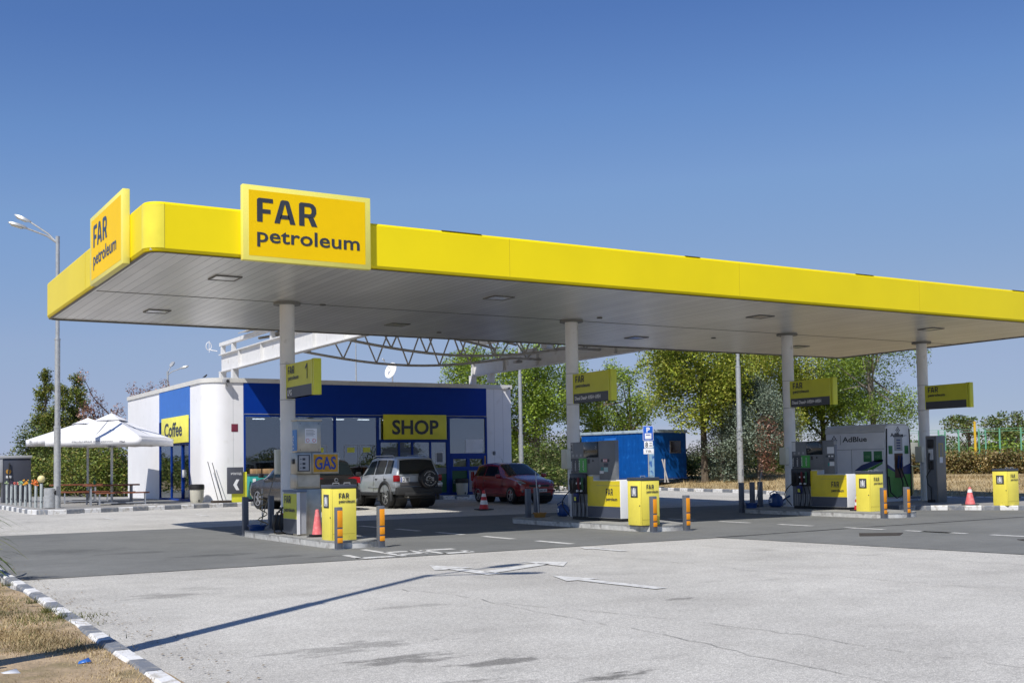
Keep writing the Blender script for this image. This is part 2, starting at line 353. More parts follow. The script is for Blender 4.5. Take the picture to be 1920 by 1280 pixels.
# ================================================================== SETTING
def sheet(name, x0, x1, y0, y1, z, m, step=2.0, hf=gz, kind='structure'):
    nx = max(1, int((x1-x0)/step)); ny = max(1, int((y1-y0)/step))
    v = [(x0+(x1-x0)*i/nx, y0+(y1-y0)*j/ny, hf(x0+(x1-x0)*i/nx, y0+(y1-y0)*j/ny)+z) for j in range(ny+1) for i in range(nx+1)]
    f = [(j*(nx+1)+i, j*(nx+1)+i+1, (j+1)*(nx+1)+i+1, (j+1)*(nx+1)+i) for j in range(ny) for i in range(nx)]
    b = MB(); b.add(v, f); return tag(b.build(name, m, smooth=0), kind=kind)
def poly_sheet(name, pts, z, m, thick=0, kind='structure'):
    b = MB()
    if thick: b.prism(pts, 'z', z-thick, z)
    else: b.add([(x, y, z) for x, y in pts], [tuple(range(len(pts)))])
    return tag(b.build(name, m, smooth=0), kind=kind)
# open land to the horizon
b = MB(); R0 = 900
b.add([(-R0, -R0, -.06), (R0, -R0, -.06), (R0, R0, -.06), (-R0, R0, -.06)], [(0, 1, 2, 3)])
tag(b.build('ground', STRAW, smooth=0), kind='structure')
sheet('asphalt_yard', -2.9, 62, -60, 62, 0, ASPH)
# smoother dark concrete apron round the pumps
def apron():
    b = MB(); ys = [-2.45, 0, 4, 9.95]
    v = [(-2.25, y if y > -2 else -2.4, .004+gz(0, y)) for y in ys]+[(10.25, y, .004+gz(0, y)) for y in ys]
    b.add(v, [(i, 4+i, 5+i, 1+i) for i in range(3)])
    b.add([(10.25, -2.45, .004), (10.9, -9.5, .004), (40, -9.5, .004), (40, 9.95, .004), (10.25, 9.95, .004)], [(0, 1, 2, 3, 4)])
    tag(b.build('concrete_apron', DARKA, smooth=0), kind='structure')
apron()
# joint and cracks: thin dark sealed lines
def crack(b, pts, w, z=.006, jit=.05, seed=1):
    rnd = random.Random(seed); P = []
    for i in range(len(pts)-1):
        n = max(2, int(math.dist(pts[i], pts[i+1])/.18))
        for k in range(n):
            t = k/n; P.append((pts[i][0]+(pts[i+1][0]-pts[i][0])*t+rnd.uniform(-jit, jit), pts[i][1]+(pts[i+1][1]-pts[i][1])*t+rnd.uniform(-jit, jit)))
    P.append(pts[-1])
    for i in range(len(P)-1):
        if rnd.random() < .12 and jit > .01: continue
        a = Vector((*P[i], z)); c = Vector((*P[i+1], z)); d = (c-a).normalized(); s = Vector((-d.y, d.x, 0))*w*rnd.uniform(.4, 1)*.5
        b.add([a-s, a+s, c+s, c-s], [(0, 1, 2, 3)])
b = MB()
crack(b, [(1.3, -6.9), (1.55, -7.79), (1.54, -8.75), (1.47, -10.53), (1.53, -11.63), (1.32, -13.38), (1.39, -14.3)], .010, seed=2)
crack(b, [(1.5, -8.6), (1.73, -9.2), (2.17, -10.84), (2.41, -12.3), (2.36, -13.45), (2.6, -15)], .009, seed=3)
crack(b, [(5.6, -3.2), (6.08, -5.36), (6.09, -8.1), (6.38, -9.29), (6.6, -12)], .011, seed=4)
crack(b, [(8.5, -4), (9.2, -8), (9.6, -13)], .010, seed=5)
tag(b.build('asphalt_cracks', mat('crack_tar', (.20, .195, .17), .9), smooth=0), kind='structure')
b = MB(); crack(b, [(10.25, -2.4), (14, -2.15), (40, -1.2)], .16, z=.008, jit=.008, seed=6)
crack(b, [(-2.25, -2.42), (10.25, -2.45)], .03, z=.008, jit=.01, seed=7); crack(b, [(10.25, -2.45), (10.9, -9.5)], .03, z=.008, jit=.01, seed=8)
tag(b.build('expansion_joint', mat('joint_dark', (.045, .045, .045), .8), smooth=0), kind='structure')

# painted kerbs
krnd = random.Random(77)
def kerb(name, pts, w=.15, h=.15, blk=.6, start=0, z=None):
    b = MB(); i = start
    segs = []
    for a, c in zip(pts[:-1], pts[1:]):
        L = math.dist(a, c); n = max(1, round(L/blk)); d = ((c[0]-a[0])/L, (c[1]-a[1])/L)
        cut = [0]+[(k+krnd.uniform(-.09, .09))/n for k in range(1, n)]+[1]
        for k in range(n): segs.append((a[0]+d[0]*L*cut[k], a[1]+d[1]*L*cut[k], a[0]+d[0]*L*cut[k+1], a[1]+d[1]*L*cut[k+1]))
    for x0, y0, x1, y1 in segs:
        L = math.hypot(x1-x0, y1-y0); dx, dy = (x1-x0)/L, (y1-y0)/L; sx, sy = -dy, dx; g = .006
        z0 = (gz(x0, y0) if z is None else z)+krnd.uniform(-.003, .003); c = .022; w_ = krnd.uniform(-.003, .003); x0 += sx*w_; x1 += sx*w_
        o = len(b.v); prof = [(0, -.03), (0, h-c), (c, h), (w-c, h), (w, h-c), (w, -.03)]
        vs = [(x+sx*u, y+sy*u, z0+q) for x, y in ((x0+dx*g, y0+dy*g), (x1-dx*g, y1-dy*g)) for u, q in prof]
        n = 6; fs = [(k, (k+1) % n, n+(k+1) % n, n+k) for k in range(n)]+[tuple(range(n))[::-1], tuple(range(n, 2*n))]
        b.add(vs, fs, i % 2); i += 1
    return tag(b.build(name, [KW, KG], smooth=0), kind='structure')
kerb('verge_kerb', [(-2.85, -40), (-2.63, -12), (-2.59, -10.3), (-2.46, -6), (-2.38, -1.3), (-2.38, 6), (-2.6, 8), (-3.2, 10), (-4.4, 12)], .145, .115, .56, z=0)
PZ = [(1.35, 46), (1.4, 21.6), (1.5, 21.0), (1.8, 20.72), (2.4, 20.75), (9.3, 22.62), (12, 22.75), (23.0, 22.75), (23.0, 46)]
poly_sheet('shop_pavement', [(x+(.1 if x < 3 else 0), y+.1) for x, y in PZ], .246, CONP, .2)
kerb('pavement_kerb', PZ[1:-1], .15, .15, .62)
kerb('pavement_side_kerb', PZ[:2], .15, .15, .62)
FK = [(31.0, 60), (31.3, 37.5), (31.2, 25.5), (30.5, 22.2), (30.1, 19.1), (29.6, 15.9), (28.0, 10.5), (28.4, 8.0), (29.4, 5.2), (32.5, -2.0), (38, -14)]
kerb('far_verge_kerb', [(x, y) for x, y in FK], .2, .14, .7)
# raised verge behind it
def vz(d): return .12+.5*min(max(d/9, 0), 1)
def verge():
    b = MB(); rows = [0, 2, 4, 7, 10, 16, 30, 90]; k = len(FK)
    v = []
    for i, (x, y) in enumerate(FK):
        for d in rows:
            v.append((x+.15+d*.86, y+d*(.5 if y > 10 else .35)+0, gz(x, y)+vz(d)-(.02 if d == 0 else 0)))
    n = len(rows); b.add(v, [(i*n+j, i*n+j+1, (i+1)*n+j+1, (i+1)*n+j) for i in range(k-1) for j in range(n-1)])
    tag(b.build('grass_verge', STRAW), kind='structure')
verge()
# near verge with uneven soil
rnd = random.Random(4)
def vh(x, y): return .075+.03*math.sin(x*2.1+y*.7)*math.sin(y*1.3)+min(max((-2.8-x)*.05, 0), .12)+rnd.uniform(-.008, .008)
sheet('near_verge', -40, -2.6, -42, 8, 0, GRASS, step=.5, hf=vh)

# road markings
def flat(b, pts, z=.009): b.add([(x, y, z+gz(x, y)) for x, y in pts], [tuple(range(len(pts)))])
def bar(b, p, q, w, z=.009):
    L = math.dist(p, q); d = ((q[0]-p[0])/L, (q[1]-p[1])/L); s = (-d[1]*w/2, d[0]*w/2)
    flat(b, [(p[0]-s[0], p[1]-s[1]), (q[0]-s[0], q[1]-s[1]), (q[0]+s[0], q[1]+s[1]), (p[0]+s[0], p[1]+s[1])], z)
b = MB()
# letters read from the road side: L P G, strokes along Y
bar(b, (2.92, -1.42), (2.84, -2.25), .13); bar(b, (2.78, -2.22), (3.42, -2.22), .26)
bar(b, (3.68, -.42), (3.60, -2.28), .13); bar(b, (3.66, -1.38), (4.16, -1.38), .22); bar(b, (4.16, -1.29), (4.14, -2.02), .12); bar(b, (3.64, -1.94), (4.14, -1.94), .20)
bar(b, (4.38, -1.35), (4.34, -2.32), .13); bar(b, (4.36, -1.40), (4.98, -1.42), .24); bar(b, (4.34, -2.25), (4.90, -2.25), .25); bar(b, (4.88, -2.25), (4.88, -1.92), .13)
tag(b.build('road_lettering', MARK, smooth=0), kind='structure')
b = MB()
def arrow(x, y0, y1, w=.09, hw=.2, hl=.75, curve=0):     # straight arrow pointing to +Y
    flat(b, [(x-w/2+curve, y0), (x+w/2+curve, y0), (x+w/2, y1-hl), (x-w/2, y1-hl)]); flat(b, [(x-hw, y1-hl), (x+hw, y1-hl), (x, y1)])
arrow(3.62, -8.8, -6.67, .18, .25, .72, .12); arrow(6.85, -3.95, -2.62, .16, .22, .5)
# turn arrow: shaft with a head ahead and a branch to the right
flat(b, [(3.02, -6.0), (3.26, -6.0), (3.2, -4.9), (3.0, -4.9)]); flat(b, [(2.78, -4.95), (3.42, -4.95), (3.1, -4.15)])
flat(b, [(3.2, -5.85), (3.22, -5.55), (4.5, -4.95), (4.55, -5.2)]); flat(b, [(4.42, -4.55), (4.5, -5.62), (5.0, -5.0)])
tag(b.build('road_arrows', MARK, smooth=0), kind='structure')
b = MB()
for y in range(-2, 12, 2): bar(b, (7.15-.02*y, y-1.2+1.3), (7.15-.02*y, y+1.3), .16)
for y in range(-4, 9, 2): bar(b, (14.3, y-.95), (14.3, y+.1), .17)
for y in (-6, -4): bar(b, (14.3, y-.6), (14.3, y+.5), .17)
tag(b.build('lane_dashes', MARK, smooth=0), kind='structure')
b = MB()
for x in (2.8, 5.6, 8.7, 11.3, 14.9, 18.9): bar(b, (x, 15.6), (x+.1, 21.6), .1)
tag(b.build('parking_lines', MARK, smooth=0), kind='structure')
for i, (pts, lab) in enumerate((([(12.35, -4.05), (13.0, -4.45), (13.7, -3.95), (13.0, -3.45)], 'dark metal cover sunk in the pale concrete right of the third pump island'),
                                ([(13.15, -7.1), (14.2, -7.4), (14.6, -6.8), (13.5, -6.6)], 'dark metal cover at the right edge of the forecourt nearest the camera'))):
    b = MB(); b.prism(pts, 'z', .004, .012); b.prism([(x*.85+(sum(p[0] for p in pts)/4)*.15, y*.85+(sum(p[1] for p in pts)/4)*.15) for x, y in pts], 'z', .012, .016)
    tag(b.build('drain_cover', mat('cover_iron', (.05, .042, .035), .7)), lab, 'drain cover', 'covers in the forecourt')

# ================================================================== FUEL CANOPY
CL, CD, ZC, ZT, CRD = 27.15, 9.94, 5.15, 6.01, .30
def rrect(off, z, n=6):
    pts = []
    for cx, cy, a0 in ((CRD, CRD, PI), (CL-CRD, CRD, 1.5*PI), (CL-CRD, CD-CRD, 0), (CRD, CD-CRD, .5*PI)):
        for k in range(n+1):
            a = a0+k/n*PI/2; pts.append((cx+(CRD+off)*math.cos(a), cy+(CRD+off)*math.sin(a), z))
    return pts
can = thing('fuel_canopy', 'long flat yellow canopy with rounded corner and white columns over the pumps', 'canopy', (0, 0, 0))
prof = [(-.085, 5.17), (-.07, 5.15), (-.025, 5.165), (0, 5.21), (0, 5.96), (-.025, 6.0), (-.06, ZT), (-.26, ZT), (-.26, 5.7)]
b = MB(); rings = [rrect(o, z) for o, z in prof]; n = len(rings[0]); v = [p for r in rings for p in r]
b.add(v, [(i*n+k, i*n+(k+1) % n, (i+1)*n+(k+1) % n, (i+1)*n+k) for i in range(len(prof)-1) for k in range(n)])
fas = b.build('fascia', YEL, can, smooth=.5)
for x in [CRD+.005]+[7.1+6.1*k for k in range(3)]:      # joints of the fascia lengths
    b = MB(); b.box(x-.003, x+.003, -.0022, .03, 5.2, 5.97); b.build('fascia_joint', mat('joint_yellow', (.50, .38, .01), .6), fas)
for y in (CRD, 5.1): b = MB(); b.box(-.0022, .03, y, y+.007, 5.2, 5.97); b.build('fascia_joint', mat('joint_yellow', (0, 0, 0)), fas)
rnd = random.Random(12)
for k in range(4):      # lifted dark flashing showing above the top edge
    x = 5.6+k*5.9+rnd.uniform(-.4, .4); L = rnd.uniform(.3, 1.2); b = MB(); b.box(x, x+L, -.004, .06, 6.004, 6.0075); b.build('top_flashing', mat('flashing_dark', (.16, .13, .06), .7), fas)
b = MB(); ra = rrect(-.03, 5.1445); rb = rrect(-.10, 5.1445); rc_ = rrect(-.10, 5.176); n = len(ra); b.add(ra+rb+rc_, [(i*n+k, i*n+(k+1) % n, (i+1)*n+(k+1) % n, (i+1)*n+k) for i in range(2) for k in range(n)])
b.build('edge_trim', mat('trim_grey', (.17, .165, .15), .6), can, smooth=0)
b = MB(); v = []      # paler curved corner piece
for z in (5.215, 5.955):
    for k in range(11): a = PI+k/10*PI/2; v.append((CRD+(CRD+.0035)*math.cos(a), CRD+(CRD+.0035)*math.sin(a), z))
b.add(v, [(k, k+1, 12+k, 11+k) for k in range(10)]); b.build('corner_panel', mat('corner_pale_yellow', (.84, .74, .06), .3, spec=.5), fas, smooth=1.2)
b = MB(); b.box(.085, CL-.085, .085, CD-.085, 5.175, 5.24); b.build('soffit', SOF, can, smooth=0)
b = MB(); b.box(.2, CL-.2, 4.965, 4.99, 5.168, 5.1748); b.box(.12, CL-.12, .13, .19, 5.16, 5.1748)
b.build('soffit_seam', mat('seam_dark', (.09, .09, .085), .6), can)
b = MB(); b.box(.25, CL-.25, .25, CD-.25, 5.72, 5.78); b.build('roof_deck', BEI, can, smooth=0)
for x in (2.05, 8.2, 16.0, 22.6):
    for y in (2.3, 7.5):
        b = MB(); f = .26
        for (u0, u1, w0, w1) in ((-f, f, -f, -f+.03), (-f, f, f-.03, f), (-f, -f+.03, -f+.03, f-.03), (f-.03, f, -f+.03, f-.03)): b.box(x+u0, x+u1, y+w0, y+w1, 5.152, 5.178)
        fr = b.build('downlight', mat('lamp_frame', (.11, .11, .105), .5), can)
        b = MB(); b.box(x-f+.03, x+f-.03, y-f+.03, y+f-.03, 5.160, 5.172)
        b.build('diffuser', mat('lamp_glass', (.52, .52, .50), .15), fr)
for (x, y) in ((5.1, 4.9), (12.3, 4.2), (18.2, 6.6), (10, 8.6)):
    b = MB(); b.cyl((x, y, 5.15), (x, y, 5.176), .07, n=12); b.build('detector', mat('lamp_frame', (0, 0, 0)), can)
CX = [4.28, 11.96, 19.6, 25.49]; CYY = 4.98
for x in CX:
    b = MB(); b.cyl((x, CYY, .13), (x, CYY, 5.19), .165, n=28); b.cyl((x, CYY, .13), (x, CYY, .17), .24, .24, n=20)
    c = b.build('column', COLM, can)
    b = MB(); b.cyl((x, CYY, 5.12), (x, CYY, 5.174), .30, .30, n=24); b.build('collar', mat('collar_dark', (.20, .20, .19), .5), c)
    b = MB(); b.cyl((x, CYY, 2.98), (x, CYY, 3.01), .171, n=28); b.cyl((x, CYY, 3.78), (x, CYY, 3.8), .171, n=28); b.build('bracket_band', GAL, c)
    if x > 5:
        b = MB(); b.bbox(x-.30, x-.17, CYY-.12, CYY+.14, 1.35, 1.85, .01); b.build('junction_box', mat('box_cream', (.68, .67, .55), .5), c)
b = MB(); b.bbox(4.05, 4.15, 5.1, 5.25, 1.35, 1.9, .01); b.build('junction_box', mat('box_cream', (.68, .67, .55), .5), can)

# large signs fixed to the fascia
s1 = thing('fascia_sign', 'large yellow FAR petroleum sign box on the long front side of the canopy', 'sign', (2.82, 0, 5.1))
b = MB(); b.bbox(-1.21, 1.21, -.13, -.004, 0, 1.33, .012); b.build('frame', YFR, s1)
b = MB(); b.box(-1.10, 1.10, -.1325, -.12, .085, 1.24); b.build('face', YSG, s1)
brand(s1, (-.955, -.132, .69), FRONT, 1.12, INK, .42, .34, 1.73, .44)
s2 = thing('fascia_sign', 'yellow FAR petroleum sign box on the short left end of the canopy', 'sign', (0, 2.54, 5.1))
b = MB(); b.bbox(-.13, -.004, -1.40, 1.40, 0, 1.33, .012); b.build('frame', YFR, s2)
b = MB(); b.box(-.1325, -.12, -1.27, 1.27, .085, 1.24); b.build('face', YSG, s2)
brand(s2, (-.132, 1.06, .69), LEFT, 1.22, mat('blue_grey_lettering', (.04, .07, .13), .4), .42, .34, 1.62, .44)

# column signs
def col_sign(x, label, small, num):
    t = thing('column_sign', label, 'sign', (x, CYY, 3.02), group='yellow signs on the canopy columns')
    y0, y1 = -1.80, -.06
    b = MB(); b.box(-.075, .075, y0+.14, y1-.10, 0, .745); pn = b.build('panel', YBR if 0 else mat('sign_yellow_matt', (.62, .62, .03), .45), t)
    for (ya, yb_) in ((y0, y0+.06), (y0+.085, y0+.135), (y1-.095, y1)): b = MB(); b.bbox(-.085, .085, ya, yb_, -.01, .755, .008); b.build('edge_strip', mat('sign_edge_yellow', (.68, .70, .05), .35), t)
    b = MB(); b.box(-.05, .05, y0+.06, y0+.085, 0, .745); b.build('dark_groove', BLK, t)
    b = MB(); b.box(-.079, .079, y0+.145, y1-.10, .0, .235); b.build('product_panel', GRY, t)
    brand(t, (-.079, y1-.20, .52), LEFT, .38, INK, .17, .12, 1.66, .16)
    if small: text('product_names', small, (-.080, y1-.16, .07 if num is None else .05), LEFT, 1.12 if num is None else .26, .10 if num is None else .13, PAPER, t, .03)
    if num:
        b = MB(); yn = y0+.42; b.prism([(yn, .36), (yn-.035, .36), (yn-.035, .68), (yn, .68), (yn+.09, .60), (yn+.09, .56), (yn, .62)], 'x', -.083, -.079); b.build('number', INK, t)
    b = MB(); b.box(-.03, .03, y1, -.15, .1, .14); b.box(-.03, .03, y1, -.15, .6, .64); b.build('bracket', GAL, t)
col_sign(CX[0], 'yellow column sign with a 1 and LPG on the leftmost column', 'LPG', '1')
col_sign(CX[1], 'yellow column sign with a list of fuels, on the second column from the left', 'Diesel Diesel+ A95H+ A95H', None)
col_sign(CX[2], 'yellow column sign with a list of fuels, above the AdBlue tank', 'Diesel Diesel+ A95H+ A95H', None)
col_sign(CX[3], 'yellow column sign with blank dark lower band on the rightmost column', None, None)

# ================================================================== PUMP ISLANDS
STLS = mat('island_steel', (.66, .65, .62), .36, metal=.35, var=.18, vscale=5, fac2=((.22, .2, .18), 4, .55, .75))
def island(pts, label, h=.14):
    t = thing('pump_island', label, 'pump island', (pts[0][0], pts[0][1], 0), group='pump islands under the canopy')
    ox, oy = pts[0]; c = (sum(p[0] for p in pts)/len(pts)-ox, sum(p[1] for p in pts)/len(pts)-oy)
    q = [(x-ox, y-oy) for x, y in pts]
    def ins(d): return [(x+(c[0]-x)/max(.01, math.dist((x, y), c))*d, y+(c[1]-y)/max(.01, math.dist((x, y), c))*d) for x, y in q]
    b = MB(); b.prism(ins(.012), 'z', .005, h-.03); b.build('steel_skirt', STLS, t, smooth=.5)
    b = MB(); b.prism(q, 'z', h-.03, h-.006); b.prism(ins(.02), 'z', h-.006, h); b.build('top_slab', CONC, t, smooth=.5)
def isl_pts(x0, y0, w0, w1, y1, left_cut=0):
    """rounded nose towards the viewer"""
    p = []
    for k in range(9):
        a = PI+k/8*PI; p.append((x0+w0/2+w0/2*math.cos(a), y0+.42+.55*math.sin(a)))
    p += [(x0+w1, y0+2.8), (x0+w1, y1)]
    for k in range(1, 6):
        a = k/6*PI; p.append((x0+w1/2+w1/2*math.cos(a), y1+.35*math.sin(a)))
    p += [(x0, y1-.1)]
    return p
island(isl_pts(3.32, .12, 1.05, 1.25, 5.2), 'stone topped island under the leftmost column with the LPG pump')
island(isl_pts(10.36, 0, 1.35, 2.1, 5.5), 'stone topped island under the second column with fuel pump 2')
island(isl_pts(17.8, .1, 1.5, 2.2, 5.0), 'stone topped island under the third column, in front of the AdBlue tank')
IS4 = [(22.05, 2.6), (23.9, .1), (24.6, -1.2), (29.0, -1.2), (29.0, 6.6), (22.4, 6.6), (22.0, 4.2)]
poly_sheet('raised_island', [(x*.995+.12, y*.99+.05) for x, y in IS4], .126, CONP, .1)
kerb('island_kerb', [IS4[6], IS4[0], IS4[1], IS4[2], IS4[3]], .15, .13, .46)
kerb('island_back_kerb', [(29.0, 6.6), (22.4, 6.6), (22.0, 4.2)], .15, .13, .6)

# yellow service cabinets
def bin_box():
    t = thing('service_bin', '', 'bin', (0, 0, 0), group='yellow service bins on the pump islands')
    b = MB(); b.bbox(0, .50, 0, .46, .0, .95, .008); body = b.build('body', YBX, t)
    b = MB(); b.bbox(-.01, .51, -.01, .47, .952, 1.02, .01); lid = b.build('lid', GRY, t)
    b = MB(); b.tube([(.08, .1, 1.02), (.08, .1, 1.05), (.2, .1, 1.05), (.2, .1, 1.02)], .008); b.tube([(.3, .1, 1.02), (.3, .1, 1.05), (.42, .1, 1.05), (.42, .1, 1.02)], .008); b.build('hinge', GAL, lid)
    b = MB(); b.bbox(-.012, .0, .10, .34, .60, .84, .003); pz = b.build('pictogram', GRY, t)
    b = MB()      # white glove-box symbol: hand dropping something
    b.box(-.0145, -.0115, .15, .29, .63, .645); b.box(-.0145, -.0115, .15, .165, .645, .79); b.box(-.0145, -.0115, .275, .29, .645, .79)
    b.prism([(.18, .66), (.25, .66), (.26, .74), (.235, .80), (.20, .80), (.18, .72)], 'x', -.0145, -.0115); b.build('symbol', PAPER, pz)
    b = MB(); b.box(-.003, .0, .015, .02, .02, .93); b.box(.018, .022, -.003, 0, .02, .93); b.box(.03, .47, -.003, 0, .12, .124); b.build('door_seam', mat('seam_yellow', (.4, .33, .05), .6), t)
    b = MB(); b.cyl((-.006, .04, .42), (0, .04, .42), .014); b.build('lock', INK, t)
    brand(t, (.15, -.004, .77), FRONT, .2, INK, .095, .075, 1.6, .10)
    return t
bins = [bin_box()]
for i in range(3): bins.append(dup(bins[0]))
for o, loc, lab in zip(bins, ((3.38, .31, .14), (10.30, .06, .14), (18.19, .82, .14), (23.45, .62, .126)),
    ('yellow FAR petroleum bin on the first island beside the pink cone', 'yellow FAR petroleum bin in front of fuel pump 2',
     'yellow FAR petroleum bin in front of the AdBlue tank', 'yellow FAR petroleum bin standing alone on the painted kerb at the right edge')):
    place(o, loc, label=lab)

# square bollards with orange reflectors
def bollard(orange=True, h=.76):
    t = thing('bollard', '', 'bollard', group='square guard bollards round the pump islands')
    b = MB(); b.bbox(-.06, .06, -.06, .06, 0, h, .012); b.build('post', mat('bollard_grey', (.115, .125, .15), .45, var=.1), t)
    b = MB(); b.box(-.09, .09, -.09, .09, 0, .012); b.build('base_plate', MGR, t)
    if orange:
        for z0, z1 in ((.40, .70), (.24, .37), (.12, .21)):
            b = MB(); b.bbox(-.045, .052, -.068, -.055, z0*h/.76, z1*h/.76, .003); b.build('reflector', ORG, t)
    return t
bo = bollard(); bl = [bo]+[dup(bo) for _ in range(5)]
for o, loc, lab in zip(bl, ((3.36, -.08), (4.17, -.12), (10.42, -.2), (11.26, -.27), (17.82, .08), (18.6, .02)),
    ('bollard with orange reflectors in front of the first yellow bin', 'bollard with orange reflectors beside the LPG road letters', 'bollard with orange reflectors overlapping the second yellow bin',
     'bollard with orange reflectors right of the second island', 'bollard with orange reflectors overlapping the third yellow bin', 'bollard with orange reflectors right of the third island, by the AdBlue pump')):
    place(o, (*loc, .004), label=lab)
bd = bollard(False, .86); bl = [bd]+[dup(bd) for _ in range(6)]
for o, loc, lab in zip(bl, ((3.42, 5.35), (4.2, 5.9), (10.75, 5.3), (11.45, 6.0), (17.95, 5.29), (18.75, 5.7), (19.25, 5.9)),
    ('plain dark bollard at the rear end of the first island in the canopy shade', 'plain dark bollard close behind the leftmost column', 'plain dark bollard in front of the red car',
     'plain dark bollard just left of the second column', 'plain dark bollard beside the dark blue bucket', 'plain dark bollard with the squeegee leaning on it', 'plain grey bollard behind the blue watering can')):
    place(o, (*loc, .004), label=lab)

# ================================================================== LPG PUMP (island 1)
lp = thing('gas_pump', 'tall steel LPG pump with GAS sign and yellow side panel', 'fuel pump', (3.40, 2.2, .14))
b = MB(); b.bbox(.26, .57, .06, .62, 0, .92, .012); b.bbox(.06, .27, .04, .30, 0, .92, .01); body = b.build('lower_cabinet', STL, lp)
b = MB(); b.bbox(.05, .55, .06, .42, .93, 1.24, .01); b.box(.08, .52, .052, .06, .97, 1.2); b.build('middle_cabinet', STL, lp)
b = MB(); b.bbox(.07, .56, .02, .34, 1.64, 2.28, .012); b.bbox(.05, .58, 0, .36, 2.27, 2.32, .008); up = b.build('upper_cabinet', STL, lp)
b = MB(); b.bbox(.0, .33, -.06, .26, 1.22, 1.64, .012); b.build('display_housing', STL, lp)
b = MB(); b.bbox(.03, .29, -.068, -.058, 1.27, 1.60, .004); ds = b.build('display', GRY, lp)
b = MB(); b.box(.06, .26, -.071, -.067, 1.29, 1.58); b.build('display_glass', LGR, ds)
b = MB()
for z in (1.32, 1.40, 1.49): b.box(.13, .19, -.073, -.070, z, z+.045); b.box(.08, .11, -.073, -.070, z+.015, z+.03)
b.build('digits', INK, ds)
gs = MB(); gs.bbox(.335, .90, -.07, .10, 1.22, 1.64, .012); gsb = gs.build('gas_sign', STL, lp)
b = MB(); b.box(.36, .875, -.073, -.068, 1.255, 1.605); b.build('sign_face', mat('gas_ochre', (.55, .28, .01), .5, var=.2, vscale=12), gsb)
text('gas_lettering', 'GAS', (.385, -.073, 1.30), FRONT, .45, .26, mat('gas_blue', (.008, .05, .33), .4), gsb, .02)
b = MB(); b.box(.22, .47, .015, .02, 1.83, 2.12); nt_ = b.build('notice', PAPER, up)
b = MB()
for k in range(5): b.box(.24, .40+.01*(k % 2)*3, .0125, .0155, 2.085-.027*k, 2.094-.027*k)
b.build('print', MGR, nt_)
for x in (.275, .41):
    b = MB(); b.cyl((x, .012, 1.885), (x, .0155, 1.885), .036, n=20); r = b.build('warning_ring', REDM, nt_)
    b = MB(); b.cyl((x, .0105, 1.885), (x, .0125, 1.885), .027, n=20); b.build('warning_disc', PAPER, r)
for x in (.12, .51):
    for z in (1.70, 2.22):
        b = MB(); b.cyl((x, .012, z), (x, .021, z), .009, n=10); b.build('rivet', INK, up)
b = MB(); b.box(.062, .069, .06, .30, 1.68, 2.10); st = b.build('lpg_sticker', mat('sticker_blue', (.02, .20, .55), .4), up)
text('sticker_text', 'LPG', (.060, .20, 1.72), (Vector((0, 0, 1)), Vector((0, 1, 0))), .26, .08, PAPER, st, .01)
b = MB(); b.bbox(.05, .10, .02, .80, .04, .86, .006); b.box(.10, .235, .03, .06, .04, .86); yp = b.build('side_housing', LGR, lp)
b = MB(); b.box(.044, .052, .05, .80, .33, .83); b.build('yellow_panel', mat('sign_yellow_matt', (0, 0, 0)), yp)
b = MB(); b.box(.044, .052, .05, .80, .05, .32); b.build('grey_panel', GRY, yp)
b = MB(); b.box(.04, .10, .006, .025, .03, .87); b.build('white_edge', WHT, yp)
b = MB(); b.bbox(.03, .25, .0, .82, .86, .90, .008); b.build('top_cap', mat('cap_blue_grey', (.12, .17, .26), .5), yp)
brand(yp, (.042, .72, .64), LEFT, .36, INK, .15, .11, 1.6, .20)
b = MB(); b.tube([(.02, .75, .55), (-.05, .85, .45), (-.10, .95, .2), (-.08, 1.0, .03), (.15, 1.1, .02), (.3, 1.2, .03)], .018); b.build('hose', BLK, lp)
b = MB(); b.tube([(.05, .9, .5), (.02, 1.0, .2), (.1, 1.05, .03)], .016); b.bbox(-.05, .12, .86, 1.0, .0, .05, .01); b.build('hose', BLK, lp)
b = MB(); b.bbox(-.03, .02, .02, .12, 1.42, 1.52, .01); b.build('card_reader', PLK, lp)

